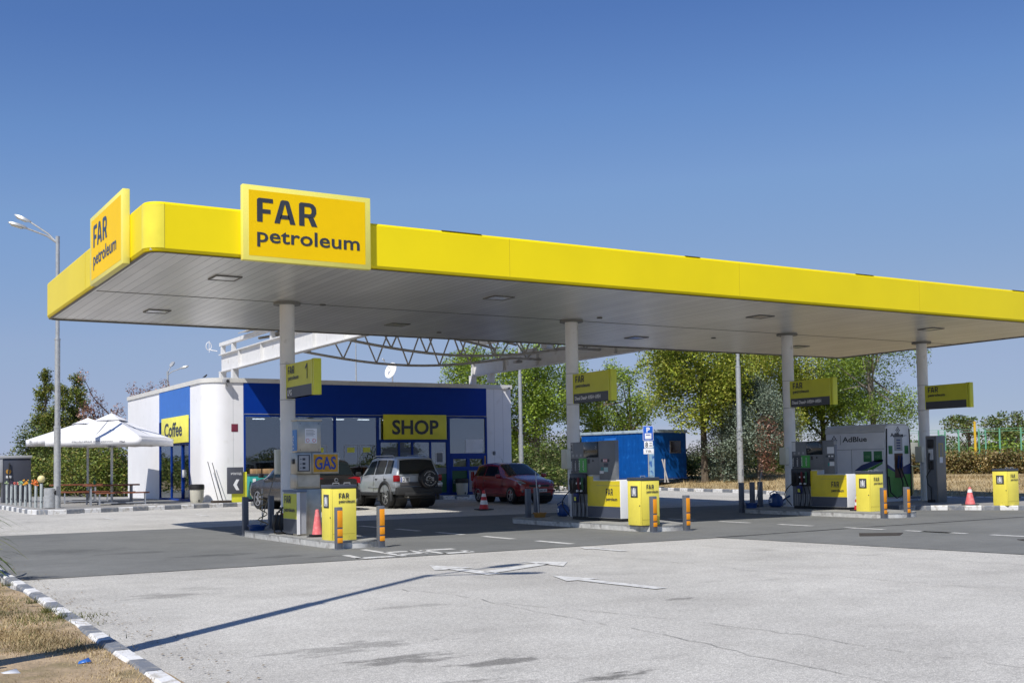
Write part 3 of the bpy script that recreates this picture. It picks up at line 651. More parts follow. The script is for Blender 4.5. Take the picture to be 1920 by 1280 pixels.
# ================================================================== FUEL PUMPS 2 and 3 (long side faces the viewer's left)
def fuel_pump(number):
    """origin at the near front corner; length runs along +Y, width along +X"""
    t = thing('fuel_pump', '', 'fuel pump', group='grey and yellow fuel pumps')
    b = MB(); b.bbox(.02, .52, .02, 1.98, 0, .07, .006); b.build('plinth', BLK, t)
    b = MB(); b.bbox(0, .5, 0, 1.30, .07, .95, .01); b.bbox(.02, .48, 1.1, 1.30, .95, 1.07, .006); lo = b.build('lower_body', WHT, t)
    b = MB(); b.box(-.006, .0, .02, 1.30, .34, .93); b.box(-.006, 0, 1.06, 1.30, .93, 1.04); b.build('yellow_panel', mat('pump_yellow', (.75, .60, .02), .35), lo)
    b = MB(); b.box(-.006, .0, .02, 1.30, .08, .335); b.build('grey_panel', mat('pump_blue_grey', (.06, .07, .10), .35), lo)
    b = MB(); b.box(-.008, -.0055, .02, .93, .82, .826); b.build('panel_joint', MGR, lo)
    brand(lo, (-.006, .55, .60), LEFT, .27, INK, .15, .10, 1.6, .15)
    # column section carrying the nozzles
    b = MB(); b.bbox(.0, .5, 1.30, 1.99, .07, 1.07, .01); b.build('nozzle_cabinet', MGR, t)
    b = MB(); b.bbox(-.045, .02, 1.30, 2.0, .62, 1.10, .02); bp_ = b.build('nozzle_board', PLK, t)
    for k, (col) in enumerate((PLK, PLK, mat('nozzle_red', (.16, .015, .02), .4), mat('nozzle_green', (.02, .10, .04), .4))):
        y = 1.90-k*.165
        nz = MB(); nz.tube([(-.05, y, .96), (-.085, y-.01, 1.0), (-.10, y-.02, .93), (-.09, y-.02, .78), (-.07, y-.01, .72)], [.018, .024, .03, .026, .018]); nz.tube([(-.10, y-.05, .95), (-.14, y-.04, .86), (-.09, y-.02, .76)], .009)
        no = nz.build('nozzle', col, t)
        if k > 1:
            s = MB(); s.cyl((-.07, y+.02, .87), (-.12, y+.02, .87), .026, n=12); s.cyl((-.07, y+.02, .69), (-.12, y+.02, .69), .026, n=12); s.build('white_knob', PAPER, no)
        h = MB(); sw = .16 if k else .42
        pts = [(-.07, y-.01, .72)]
        for q in range(1, 11):
            u = q/10; pts.append((-.07-.10*math.sin(PI*u), y-.01-(.22 if k else -.24)*math.sin(PI*u*.9)*(1 if k else 1), .72-.62*u if u < .95 else .08))
        h.tube(pts, .013, 7); h.build('hose', BLK, t)
        g = MB(); g.box(-.012, 0, y-.10, y-.085, .09, .40); g.box(-.012, 0, y-.03, y-.015, .09, .40); g.build('hose_guide', LGR, t)
    # head: labels, screen, card panel
    b = MB(); b.bbox(.0, .30, 1.36, 1.99, 1.10, 1.85, .01); b.bbox(.0, .30, .80, 1.36, 1.07, 1.85, .01); hd = b.build('head', MGR, t)
    b = MB(); b.bbox(-.012, .09, .16 if number else .40, .795, .95, 1.86, .01); pnl = b.build('payment_panel', MGR, t)
    b = MB(); b.bbox(-.02, 0, .84, 1.42, 1.48, 1.84, .006); sc = b.build('screen', SCR, hd)
    b = MB(); b.tube([(-.022, .93, 1.75), (-.022, .90, 1.72), (-.022, .93, 1.70), (-.022, .90, 1.67)], .006, 5); b.build('screen_glyph', LGR, sc)
    for k, (c, nme) in enumerate(((GRY, 'DIESEL'), (GRY, 'DIESEL+'), (GRN, 'A95H'), (GRN, 'A95H+'))):
        y = 1.96-k*.165
        l = MB(); l.box(-.010, 0, y-.155, y, 1.13, 1.46); lb = l.build('fuel_label', c, hd)
        text('label_text', nme, (-.0125, y-.055, 1.17), (Vector((0, 0, 1)), Vector((0, 1, 0))), .24, .05, PAPER, lb, .02)
        l = MB(); l.box(-.006, 0, y-.11, y-.05, 1.50, 1.56); l.build('price_tag', LGR, hd)
    if number:
        l = MB(); l.box(-.010, 0, 1.86, 1.975, 1.60, 1.83); nb = l.build('number_plate', LGR, hd)
        text('number', '2', (-.0125, 1.95, 1.65), LEFT, .07, .14, INK, nb, .03)
    else:
        l = MB(); l.box(-.010, 0, 1.84, 1.975, 1.58, 1.83); nb = l.build('number_plate', PAPER, hd)
    l = MB(); l.cyl((-.014, 1.05, 1.40), (-.005, 1.05, 1.40), .025, n=12); l.box(-.01, 0, 1.20, 1.27, 1.34, 1.44); l.build('button', PLK, hd)
    if number:
        for k, c in enumerate((INK, PNK, PNK, INK)):
            l = MB(); l.cyl((-.018, .68-k*.085, 1.40), (-.011, .68-k*.085, 1.40), .036, n=16); d_ = l.build('warning_sticker', c, pnl)
            if 0 < k < 3: l = MB(); l.cyl((-.0205, .68-k*.085, 1.40), (-.0175, .68-k*.085, 1.40), .024, n=16); l.build('sticker_centre', PAPER, d_)
        for (y0, y1, z0, z1, c) in ((.45, .60, 1.26, 1.34, GRY), (.62, .77, 1.10, 1.16, PAPER), (.45, .60, 1.14, 1.24, mat('pale_cyan_sticker', (.35, .55, .56), .5)), (.63, .72, 1.17, 1.25, mat('teal_sticker', (.07, .26, .25), .5))):
            l = MB(); l.box(-.018, -.011, y0, y1, z0, z1); l.build('sticker', c, pnl)
    else:
        for (y0, y1, z0, z1, c) in ((.30, .42, 1.74, 1.84, LGR), (.42, .66, 1.50, 1.68, PAPER), (.40, .72, 1.40, 1.46, GRY), (.44, .52, 1.41, 1.45, PAPER), (.56, .62, 1.41, 1.45, PAPER), (.43, .60, 1.30, 1.37, GRY), (.42, .58, 1.17, 1.28, PAPER), (.58, .64, 1.17, 1.25, TEAL)):
            l = MB(); l.box(-.018 if c is not PAPER else -.0195, -.011, y0, y1, z0, z1); l.build('sticker', c, pnl)
    # blue tag hanging on one nozzle
    l = MB(); l.bbox(-.15, -.11, 1.50, 1.70, .42, .64, .015); tg = l.build('nozzle_cover', mat('cover_navy', (.01, .02, .12), .6), t)
    l = MB(); l.box(-.154, -.149, 1.55, 1.65, .46, .55); l.build('cover_label', YBR, tg)
    return t
p2 = fuel_pump(True); p2['label'] = 'grey and yellow fuel pump 2 under the second column sign'; p2.location = (10.93, 1.62, .14)
p3 = fuel_pump(False); p3['label'] = 'grey and yellow fuel pump with white paper notices, in front of the AdBlue tank'; p3.location = (18.6, 1.93, .14)

# AdBlue tank
ab = thing('adblue_tank', 'large pale grey AdBlue tank cabinet with a green pump front', 'tank', (24.0, 5.3, .126))
TG = mat('tank_grey', (.84, .85, .88), .45, var=.04); TW = mat('tank_white', (.84, .85, .87), .4)
b = MB(); b.bbox(0, 1.15, 0, 2.45, .12, 2.20, .03); b.bbox(.04, 1.1, .04, 2.4, 0, .12, .01); bdy = b.build('tank_body', TG, ab)
pr = [(0, 2.2), (1.15, 2.2), (1.15, 2.30), (1.08, 2.40), (.92, 2.46), (.24, 2.46), (.08, 2.40), (0, 2.30)]
b = MB(); b.prism([(-.01+x*1.02, z) for x, z in pr], 'y', -.01, 2.46); b.build('tank_roof', mat('tank_roof_grey', (.62, .63, .63), .45), ab, smooth=.9)
b = MB(); b.prism([(.03, .14), (1.12, .14), (1.12, 2.36), (.95, 2.40), (.2, 2.40), (.03, 2.36)], 'y', -.045, .0); fp = b.build('pump_front', TW, ab)
b = MB(); b.tube([(.03, -.05, .16), (.015, -.05, 1.2), (.05, -.05, 2.3)], .022); b.build('black_edge', BLK, fp)
b = MB(); b.tube([(1.12, -.05, .16), (1.135, -.05, 1.2), (1.10, -.05, 2.3)], .022); b.build('black_edge', BLK, fp)
b = MB(); b.prism([(.05, .15), (1.10, .15), (1.10, .86), (.74, .86), (.70, .95), (.42, .95), (.30, 1.02), (.05, 1.10)], 'y', -.050, -.043); b.build('green_field', mat('adblue_green', (.06, .28, .04), .35), fp)
NAVY = mat('adblue_navy', (.008, .03, .16), .35)
b = MB(); b.prism([(.05, 1.18), (.38, 1.0), (.38, .93), (.05, 1.06)], 'y', -.053, -.049); b.prism([(.74, .86), (1.10, .86), (1.10, 1.20), (.74, 1.08)], 'y', -.053, -.049); b.build('navy_wave', NAVY, fp)
b = MB(); b.box(.38, .76, -.056, -.049, .75, 1.52); rc = b.build('nozzle_recess', mat('recess_brown', (.10, .05, .035), .5), fp)
for x in (.50, .64):
    b = MB(); b.tube([(x, -.07, 1.05), (x, -.12, 1.38), (x+.02, -.10, 1.44)], [.028, .032, .02]); b.tube([(x, -.11, 1.05), (x-.02, -.14, 1.2), (x, -.1, 1.34)], .012); b.build('nozzle', NAVY, fp)
b = MB(); b.tube([(.5, -.08, 1.05), (.56, -.2, .6), (.5, -.22, .2), (.25, -.2, .12), (.1, -.1, .3), (.06, -.08, .8)], .02); b.build('hose', BLK, fp)
b = MB(); b.tube([(.64, -.08, 1.05), (.70, -.18, .7), (.84, -.2, .35), (.92, -.1, .2)], .02); b.build('hose', BLK, fp)
b = MB(); b.box(.39, .76, -.052, -.046, 1.60, 2.02); dp = b.build('display', LGR, fp)
b = MB()
for k in range(4): b.box(.49, .67, -.055, -.0515, 1.66+k*.085, 1.70+k*.085)
b.build('display_lines', NAVY, dp)
b = MB(); b.box(.36, .80, -.05, -.045, 2.03, 2.05); b.build('dark_line', INK, fp)
for x in (.12, .86):
    b = MB(); b.bbox(x, x+.18, -.052, -.044, 1.50, 1.76, .003); b.build('green_plate', DGN, fp)
def diamond(b, org, basis, s, d=.004):
    R, U = basis; N = R.cross(U); q = s/6
    for i in range(-3, 4):
        for j in range(-3, 4):
            if abs(i)+abs(j) > 3 or (i+j) % 2: continue
            c = Vector(org)+R*i*q+U*j*q*1.15+N*d; b.add([c+R*q*.66, c+U*q*.74, c-R*q*.66, c-U*q*.74], [(0, 1, 2, 3)])
LEFTV = LEFT
b = MB(); diamond(b, (.57, -.047, 2.25), FRONT, .24); b.build('logo', INK, fp, smooth=0)
text('lettering', 'AdBlue', (.22, -.047, 1.98-.0+.08-.02), FRONT, .60, .12, INK, fp, .045); text('small_lettering', 'LET', (.80, -.047, 2.05), FRONT, .18, .05, MGR, fp)
b = MB(); diamond(b, (-.001, 2.08, 1.98), LEFT, .32); b.build('logo', INK, bdy, smooth=0)
b = MB(); b.box(-.004, 0, 1.80, 1.81, 1.83, 2.14); b.build('divider', INK, bdy)
text('lettering', 'AdBlue', (-.001, 1.72, 1.91), LEFT, 1.02, .17, INK, bdy, .025)
b = MB(); b.box(-.006, 0, .02, 2.40, 1.66, 1.672); b.box(-.006, 0, 1.35, 1.36, .15, 1.66); b.build('panel_joint', MGR, bdy)
for k, y in enumerate((.86, .44)):
    b = MB(); b.bbox(-.006, .0, y-.33, y, 1.26, 1.60, .002); g_ = b.build('green_plate', DGN, bdy); text('plate_text', ('AIRE', 'PEACH')[0] if 0 else ('1000', '100')[k], (-.007, y-.06, 1.38), LEFT, .2, .09, mat('pale_green', (.25, .5, .25), .5), g_)
b = MB(); b.prism([(1.25, .98), (.95, 1.16), (.45, 1.30), (.08, 1.34), (.08, 1.27), (.5, 1.12), (.9, .98)], 'x', -.006, 0); b.build('navy_wave', NAVY, bdy)
b = MB(); b.prism([(.95, .98), (.6, 1.07), (.1, 1.26), (.1, 1.20), (.5, 1.01), (.65, .98)], 'x', -.010, -.005); b.build('green_wave', mat('adblue_green', (0, 0, 0)), bdy)

# slim steel pump by the rightmost column
sp = thing('diesel_pump', 'narrow grey steel pump with a black nozzle beside the rightmost column', 'fuel pump', (24.5, 3.75, .126))
STD = mat('dull_steel', (.23, .225, .21), .45, metal=.5, var=.08)
b = MB(); b.bbox(0, .42, 0, .40, 0, 2.03, .012); sb = b.build('cabinet', STD, sp)
b = MB(); b.box(-.01, 0, .04, .36, .03, 1.98); b.build('side_panel', MGR, sb)
b = MB(); b.bbox(-.05, 0, .10, .30, 1.66, 1.92, .01); b.bbox(-.06, 0, .12, .28, 1.0, 1.26, .015); b.build('nozzle_holder', PLK, sb)
b = MB(); b.box(-.03, -.01, .12, .28, 1.30, 1.62); b.build('instruction_plate', PAPER, sb)
b = MB(); b.tube([(-.05, .2, 1.0), (-.09, .2, 1.2), (-.12, .2, 1.35), (-.06, .22, 1.5)], .028); b.build('nozzle', PLK, sp)
b = MB(); b.tube([(-.06, .2, 1.0), (-.12, .3, .8), (-.1, .28, .55), (-.05, .2, .45), (-.05, .2, .05)], .016); b.bbox(-.12, 0, .1, .3, 0, .08, .01); b.build('hose', BLK, sp)
b = MB(); b.box(.10, .30, -.004, 0, 1.36, 1.80); yf = b.build('frame_sticker', mat('sticker_yellow', (.42, .33, .05), .5), sb)
b = MB(); b.box(.13, .27, -.006, -.003, 1.39, 1.77); b.build('frame_centre', STD, yf)
b = MB(); b.box(.13, .27, -.006, 0, 1.20, 1.38); b.build('paper_note', PAPER, sb)

# ================================================================== small things on the islands
def cone(name, label, loc, r, h, mats, stripes, base=.2):
    t = thing(name, label, 'traffic cone', loc)
    b = MB(); b.bbox(-base, base, -base, base, 0, .03, .01); b.build('base', BLK, t)
    b = MB(); prof = [(r, .03), (r*.96, .05), (.035, h), (.02, h+.01)]
    b.lathe(prof, n=24); c = b.build('cone_body', mats, t)
    for z0, z1 in stripes:
        q = lambda z: .035+(r*.96-.035)*(h-z)/(h-.05)+.003
        b = MB(); b.lathe([(q(z0), z0), (q(z1), z1)], n=24); b.build('white_band', WHT, c)
cone('traffic_cone', 'plain faded pink cone between the LPG pump and the first yellow bin', (3.66, 1.70, .16), .105, .50, PNK, [], .13)
cone('traffic_cone', 'red and white striped cone on the asphalt in front of the red car', (13.9, 13.05, .04), .16, .62, REDM, [(.17, .31), (.42, .52)], .24)
cone('traffic_cone', 'small red cone with a white band near the rightmost yellow bin', (23.3, 1.72, .126), .14, .50, PNK, [(.36, .45)], .17)
cone('traffic_cone', 'striped red and white cone half hidden behind the third yellow bin', (18.5, 1.48, .14), .12, .60, REDM, [(.14, .22), (.3, .38), (.46, .53)], .16)
cb = thing('rubber_stand', 'black rubber stand under the pink cone', 'stand', (3.63, 1.72, .14)); b = MB(); b.lathe([(.17, 0), (.17, .012), (.14, .02)], n=20); b.build('disc', BLK, cb)

def bucket(label, loc, m, r=.15, h=.22):
    t = thing('bucket', label, 'bucket', loc)
    b = MB(); b.lathe([(r*.8, 0), (r, h), (r*1.08, h), (r*1.08, h-.02), (r*.95, h-.03), (r*.76, .02)], n=20); b.build('pail', m, t)
    b = MB(); b.tube([(r*math.cos(a), 0, h+.02-r*.2*math.sin(a)) for a in [k*PI/8 for k in range(9)]], .005, 6); b.build('handle', GAL, t)
def squeegee(label, p0, p1, m=None, head=.22):
    t = thing('squeegee', label, 'squeegee', p0); d = Vector(p1)-Vector(p0)
    b = MB(); b.cyl((0, 0, 0), d, .012, n=8); b.build('stick', m or GAL, t)
    b = MB(); b.bbox(-head/2, head/2, -.03, .03, -.03, .03, .01); b.build('head', BLK, t)
bucket('shallow dark blue bucket at the rear of the first island', (3.55, 4.95, .14), BUMB, .19, .12)
bucket('dark blue bucket beside the plain bollard in front of the third island', (18.05, 5.0, .03), BUMB, .17, .26)
bucket('yellow brown bucket at the rear end of the second island', (11.0, 5.15, .14), mat('ochre_plastic', (.40, .20, .04), .5), .17, .12)
squeegee('squeegee leaning back from the first blue bucket', (3.62, 4.98, .2), (4.05, 5.2, 1.35), mat('old_stick', (.25, .22, .17), .6))
squeegee('thin upright squeegee standing in front of the red car', (11.0, 5.2, .2), (11.02, 5.35, 1.3))
squeegee('grey squeegee leaning over the plain bollard towards the fence trees', (18.15, 4.95, .2), (18.85, 5.4, 1.15))
for (lab, loc) in (('coil of brass hose hanging by the black canister', (3.72, 5.05, .14)),):
    t = thing('hose_stand', lab, 'hose', loc)
    b = MB(); b.tube([(.1*math.sin(k*.9), .05*math.cos(k*1.3), .05+k*.035) for k in range(22)], .012, 6); b.build('coil', mat('brass_hose', (.30, .22, .10), .45, metal=.3), t)
    b = MB(); b.tube([(0, .05, 0), (0, .05, .9)], .012); b.build('rod', GAL, t)
can_ = thing('canister', 'black plastic canister standing left of the leftmost column', 'canister', (3.98, 4.75, .14))
b = MB(); b.bbox(-.14, .14, -.09, .09, 0, .33, .03); b.build('tank', PLK, can_)
b = MB(); b.tube([(-.08, 0, .32), (-.06, 0, .38), (.06, 0, .38), (.08, 0, .32)], .012); b.build('handle', PLK, can_)
b = MB(); b.cyl((.1, 0, .32), (.1, 0, .36), .025); b.build('cap', REDM, can_)
wc = thing('watering_can', 'round blue plastic watering can with a white label, left of the third column', 'watering can', (18.95, 4.95, .14))
b = MB(); b.lathe([(.13, 0), (.19, .05), (.21, .18), (.18, .30), (.10, .38), (.06, .40)], n=24); b.build('body', BUMB, wc)
b = MB(); b.tube([(.1, -.08, .12), (.2, -.2, .26), (.27, -.3, .32)], [.03, .022, .03]); b.build('spout', BUMB, wc)
b = MB(); b.tube([(-.14, .05, .28), (-.17, .06, .40), (-.05, 0, .47), (.06, 0, .42)], .016); b.build('handle', BUMB, wc)
b = MB(); b.add([(-.205, .05, .14), (-.215, -.07, .14), (-.205, -.07, .26), (-.195, .05, .26)], [(0, 1, 2, 3)]); b.build('label', PAPER, wc)
wc2 = thing('watering_can', 'blue watering can with a white label between the bollard and the second column', 'watering can', (11.68, 5.1, .14)); wc2.scale = (.8, .8, .8)
for ch in [x for x in bpy.data.objects if x.parent == wc]: dup(ch, wc2)
b = MB(); b.bbox(0, .35, -.18, .18, 0, .03, .01)
tag(b.build('island_ledge', CONC), 'low concrete ledge at the rear tip of the second island', 'ledge').location = (11.1, 5.55, .14)

# ================================================================== SHOP BUILDING
BX0, BX1, BY0, BY1, ZF, ZR = 8.0, 21.62, 24.0, 36.9, .246, 4.84
shop = thing('shop_building', 'low white flat roofed petrol station shop with blue bands and big windows', 'building', (0, 0, 0))
RC = .9
def wallprism(b, x0, x1, y0, y1, z0, z1, m=0): b.box(x0, x1, y0, y1, z0, z1, m)
b = MB()
wallprism(b, BX0, BX0+.25, 30.9, BY1, ZF, ZR)                              # side wall, far part
b.build('side_wall', WAL, shop, smooth=0)
b = MB(); arc = [(BX0, 26.2), (BX0, BY0+RC)]+[(BX0+RC-RC*math.cos(a), BY0+RC-RC*math.sin(a)) for a in [k*PI/24 for k in range(1, 13)]]+[(9.46, BY0)]
inn = [(9.46, BY0+.25), (9.0, BY0+.25), (8.4, BY0+.6), (8.25, BY0+1.0), (8.25, 26.2)]
b.prism(arc+inn, 'z', ZF, ZR); b.build('corner_wall', WAL, shop, smooth=.5)
b = MB(); b.box(20.36, BX1, BY0, BY0+.25, ZF, ZR); b.box(BX1-.25, BX1, BY0+.25, BY1, ZF, ZR); b.box(8.25, BX1-.25, BY1-.25, BY1, ZF, ZR); b.build('front_wall', WAL, shop, smooth=0)
b = MB(); b.box(8.3, BX1-.3, BY0+.3, BY1-.3, 4.72, 4.80); b.build('roof', BEI, shop, smooth=0)
b = MB(); op = [(BX0-.05, BY1), (BX0-.05, BY0+RC)]+[(BX0+RC-(RC+.05)*math.cos(a), BY0+RC-(RC+.05)*math.sin(a)) for a in [k*PI/24 for k in range(1, 13)]]+[(BX1+.05, BY0-.05), (BX1+.05, BY1+.05)]
oi = [(x+.3 if x < 9 else x-.3 if x > 20 else x, y+.3 if y < 26 else y-.3 if y > 36 else y) for x, y in op]
n = len(op); v = [(x, y, 4.845) for x, y in op]+[(x, y, 5.02) for x, y in op]+[(x, y, 5.02) for x, y in oi]+[(x, y, 4.845) for x, y in oi]
b.add(v, [(r*n+i, r*n+i+1, (r+1) % 4*n+i+1, (r+1) % 4*n+i) for r in range(4) for i in range(n-1)]); b.build('coping', mat('coping_offwhite', (.62, .61, .58), .55, fac2=((.4, .38, .34), 6, .6, .85)), shop)
b = MB()
for x in (20.75, 21.2): b.box(x, x+.008, BY0-.003, BY0, ZF, ZR)
b.box(9.05, 9.058, BY0-.003, BY0, ZF, ZR); b.build('cladding_joint', LGR, shop)
# front: blue band, frames, glass
b = MB(); b.box(9.47, 20.355, BY0-.03, BY0+.2, 3.62, 4.842); b.build('blue_band', BLU, shop)
b = MB(); b.box(9.47, 20.355, BY0-.035, BY0-.03, 3.62, 3.64); b.build('band_trim', LGR, shop)
b = MB(); b.box(9.465, 9.53, BY0-.045, BY0+.05, ZF, 3.60); b.box(9.53, 20.30, BY0-.04, BY0+.05, 3.52, 3.60); b.box(9.53, 20.3, BY0-.04, BY0+.05, ZF, .36)
for x in (13.20, 15.10, 18.42): b.box(x, x+.10, BY0-.04, BY0+.05, .36, 3.52)
b.box(20.28, 20.355, BY0-.045, BY0+.05, ZF, 3.6); wf = b.build('window_frame', BLF, shop)
def pane(name, x0, x1, z0, z1, m, par, y=BY0+.01, t=.012):
    b = MB(); b.box(x0, x1, y, y+t, z0, z1); return b.build(name, m, par, smooth=0)
GLS = glass_mat('shop_glass', (.58, .61, .62), .17)
for x0, x1 in ((9.53, 13.2), (13.3, 15.1)): pane('window', x0, x1, .36, 3.52, GLS, shop)
w3 = pane('window', 18.52, 20.28, 2.02, 3.52, GLS, shop)
# entrance
b = MB(); b.box(15.2, 18.42, BY0-.03, BY0+.04, 2.5, 2.62)
for x in (15.2, 16.08, 16.70, 17.55, 18.35): b.box(x, x+.07, BY0-.035, BY0+.04, .36, 2.5)
en = b.build('entrance_frame', BLF, shop)
for x0, x1 in ((15.27, 16.08), (16.15, 16.70), (16.77, 17.55), (17.62, 18.35)): pane('door_pane', x0, x1, .36, 2.5, GLS, en)
pane('transom', 15.2, 18.42, 2.62, 3.52, GLS, en)
b = MB(); b.box(17.62, 18.35, BY0+.002, BY0+.006, .36, 1.15); b.build('green_poster', mat('poster_green', (.02, .10, .03), .5), en)
b = MB(); b.box(17.62, 18.35, BY0+.001, BY0+.006, 1.16, 1.42); b.build('poster_band', MGR, en)
b = MB(); b.box(17.85, 18.2, BY0-.002, BY0+.004, 1.62, 2.08); q = b.build('notice_frame', PAPER, en); b = MB(); b.box(17.88, 18.17, BY0-.004, BY0-.002, 1.65, 2.05); b.build('notice', MGR, q)
# service hatch
b = MB(); b.box(18.52, 20.28, BY0-.05, BY0+.04, 1.78, 2.02); b.box(18.52, 20.28, BY0-.05, BY0+.04, 1.28, 1.45)
for x in (18.52, 19.33, 20.12): b.box(x, x+.14, BY0-.05, BY0+.04, 1.45, 1.78)
b.box(18.52, 18.60, BY0-.05, BY0+.04, .36, 1.28); b.box(19.35, 19.43, BY0-.05, BY0+.04, .36, 1.28); ht = b.build('service_hatch', BLF, shop)
pane('hatch_pane', 18.66, 19.33, 1.45, 1.78, GLS, ht); pane('hatch_pane', 19.47, 20.12, 1.45, 1.78, glass_mat('pale_glass', (.35, .37, .36), .25), ht)
b = MB(); b.box(18.6, 19.35, BY0, BY0+.01, .36, 1.28); gp = b.build('green_panel', mat('poster_green', (0, 0, 0)), ht)
text('poster_lettering', 'БИО', (18.68, BY0-.001, .72), FRONT, .5, .16, LGR, gp)
b = MB(); b.box(19.43, 20.28, BY0, BY0+.01, .36, 1.28); b.build('grey_panel', LGR, ht)
b = MB(); b.box(19.3, 20.15, BY0-.004, BY0+.004, 2.05, 2.62); b.build('white_paper', PAPER, w3)
b = MB(); b.box(20.2, 20.26, BY0-.06, BY0-.05, 1.3, 1.9); b.build('yellow_strip', mat('ochre_plastic', (0, 0, 0)), ht)
for x0 in (12.3, 13.65, 14.35):      # framed notices hanging behind the glass
    b = MB()
    for (u0, u1, z0, z1) in ((x0, x0+.62, 2.38, 2.40), (x0, x0+.62, 1.5, 1.52), (x0, x0+.02, 1.52, 2.38), (x0+.60, x0+.62, 1.52, 2.38)): b.box(u0, u1, BY0+.002, BY0+.008, z0, z1)
    fr = b.build('notice_outline', LGR, shop); b = MB(); b.box(x0+.14, x0+.46, BY0, BY0+.005, 2.1, 2.3); b.build('yellow_notice', mat('note_yellow', (.65, .66, .08), .6), fr)
# interior seen through the glass
b = MB(); b.box(9.0, 21.2, BY0+.3, 33, .22, .24); b.build('interior_floor', MGR, shop, smooth=0)
b = MB(); b.box(9.0, 21.2, BY0+.3, 33, 3.62, 3.66); b.build('interior_ceiling', mat('ceiling_tiles', (.5, .5, .5), .8), shop, smooth=0)
b = MB(); b.box(8.9, 21.3, 33, 33.1, .24, 3.62); b.build('interior_wall', MGR, shop, smooth=0)
rnd = random.Random(8)
for i, x in enumerate((10.2, 12.0, 13.9, 19.0)):
    b = MB(); 
    for z in (.24, .7, 1.15, 1.6): b.box(x, x+1.3, 28.2, 28.8, z, z+.04)
    b.box(x, x+.04, 28.2, 28.8, .28, 1.9); b.box(x+1.3, x+1.34, 28.2, 28.8, .28, 1.9); sh = b.build('shop_shelf', LGR, shop)
    for z in (.28, .74, 1.19):
        b = MB(); xx = x+.06
        while xx < x+1.2:
            w_ = rnd.uniform(.08, .2); b.box(xx, xx+w_, 28.25, 28.5, z, z+rnd.uniform(.18, .38), rnd.randrange(4)); xx += w_+.01
        b.build('goods', [REDM, PAPER, YBR, TEAL], sh, smooth=0)
b = MB()
for k in range(9):
    for j in range(2): b.box(9.8+k*1.2, 10.3+k*1.2, 25.2+j*2.2, 25.35+j*2.2, 3.58, 3.61)
lm = bpy.data.materials.new('ceiling_tube'); lm.use_nodes = True; lm.node_tree.nodes['Principled BSDF'].inputs['Emission Color'].default_value = (.9, .95, 1, 1); lm.node_tree.nodes['Principled BSDF'].inputs['Emission Strength'].default_value = 2.5
b.build('ceiling_tubes', lm, shop, smooth=0)
# coffee side
b = MB(); b.box(BX0-.03, BX0+.2, 26.2, 30.9, 3.55, 4.842); b.build('blue_band', BLL, shop)
b = MB()
for y in (26.2, 27.30, 28.95, 30.82): b.box(BX0-.04, BX0+.05, y, y+.08, ZF, 3.55)
b.box(BX0-.04, BX0+.05, 26.28, 30.82, ZF, .33); b.box(BX0-.04, BX0+.05, 26.28, 30.82, 2.52, 2.62); cf = b.build('coffee_door_frame', BLF, shop)
for y0, y1, c in ((27.38, 28.95, glass_mat('clear_glass', (.55, .6, .6), .3)), (29.03, 30.82, glass_mat('clear_glass', (0, 0, 0)))):
    b = MB(); b.box(BX0+.0, BX0+.012, y0, y1, .33, 2.52); b.build('pane', c, cf, smooth=0)
b = MB(); b.box(BX0+.0, BX0+.012, 29.0, 30.82, 2.62, 3.55); b.build('pane', glass_mat('clear_glass', (0, 0, 0)), cf, smooth=0)
b = MB(); b.box(BX0+.02, BX0+.032, 26.28, 27.3, .33, 2.52); b.build('door_pane', GLS, cf, smooth=0)
b = MB(); b.box(BX0-.05, BX0+.01, 27.1, 27.2, 1.2, 1.5); b.build('door_sign', PAPER, cf)
b = MB(); b.box(8.3, 8.34, 26.2, 30.8, .25, 2.4, 0); b.build('curtain', mat('curtain_grey', (.25, .26, .27), .8), shop, smooth=0)
# fittings on the walls
b = MB(); b.box(9.02, 9.20, BY0-.02, BY0-.001, 2.98, 3.20); b.box(8.98, 9.24, BY0-.008, BY0-.001, 2.94, 3.24); tag(b.build('wall_plaque', mat('plaque_maroon', (.20, .03, .06), .4)), 'small maroon square plaque on the white wall left of the shop window', 'plaque')
b = MB(); b.cyl((20.72, BY0-.06, 2.02), (20.72, BY0-.001, 2.02), .055, n=12); b.box(20.66, 20.78, BY0-.02, BY0-.001, 1.93, 2.10)
tag(b.build('door_bell', MGR), 'small round fitting on the white wall above the red car', 'fitting')
fl = thing('floodlight', 'white floodlight on the coping at the rounded corner of the shop', 'lamp', (8.75, 23.92, 4.82))
b = MB(); b.bbox(-.14, .10, -.22, 0, -.02, .16, .02); b.build('housing', LGR, fl); b = MB(); b.cyl((0, -.24, .05), (.03, -.12, .07), .06); b.build('lens', PLK, fl)
b = MB(); b.cyl((0, 0, -.02), (.05, -.02, -.14), .02); b.build('bracket', GAL, fl)
cm = thing('security_camera', 'white dome camera at the right end of the shop coping', 'camera', (21.35, 23.93, 4.86))
b = MB(); b.bbox(-.1, .12, -.2, 0, -.03, .06, .015); b.build('housing', LGR, cm); b = MB(); b.cyl((.02, -.2, 0), (.02, -.24, 0), .04); b.build('lens', PLK, cm)
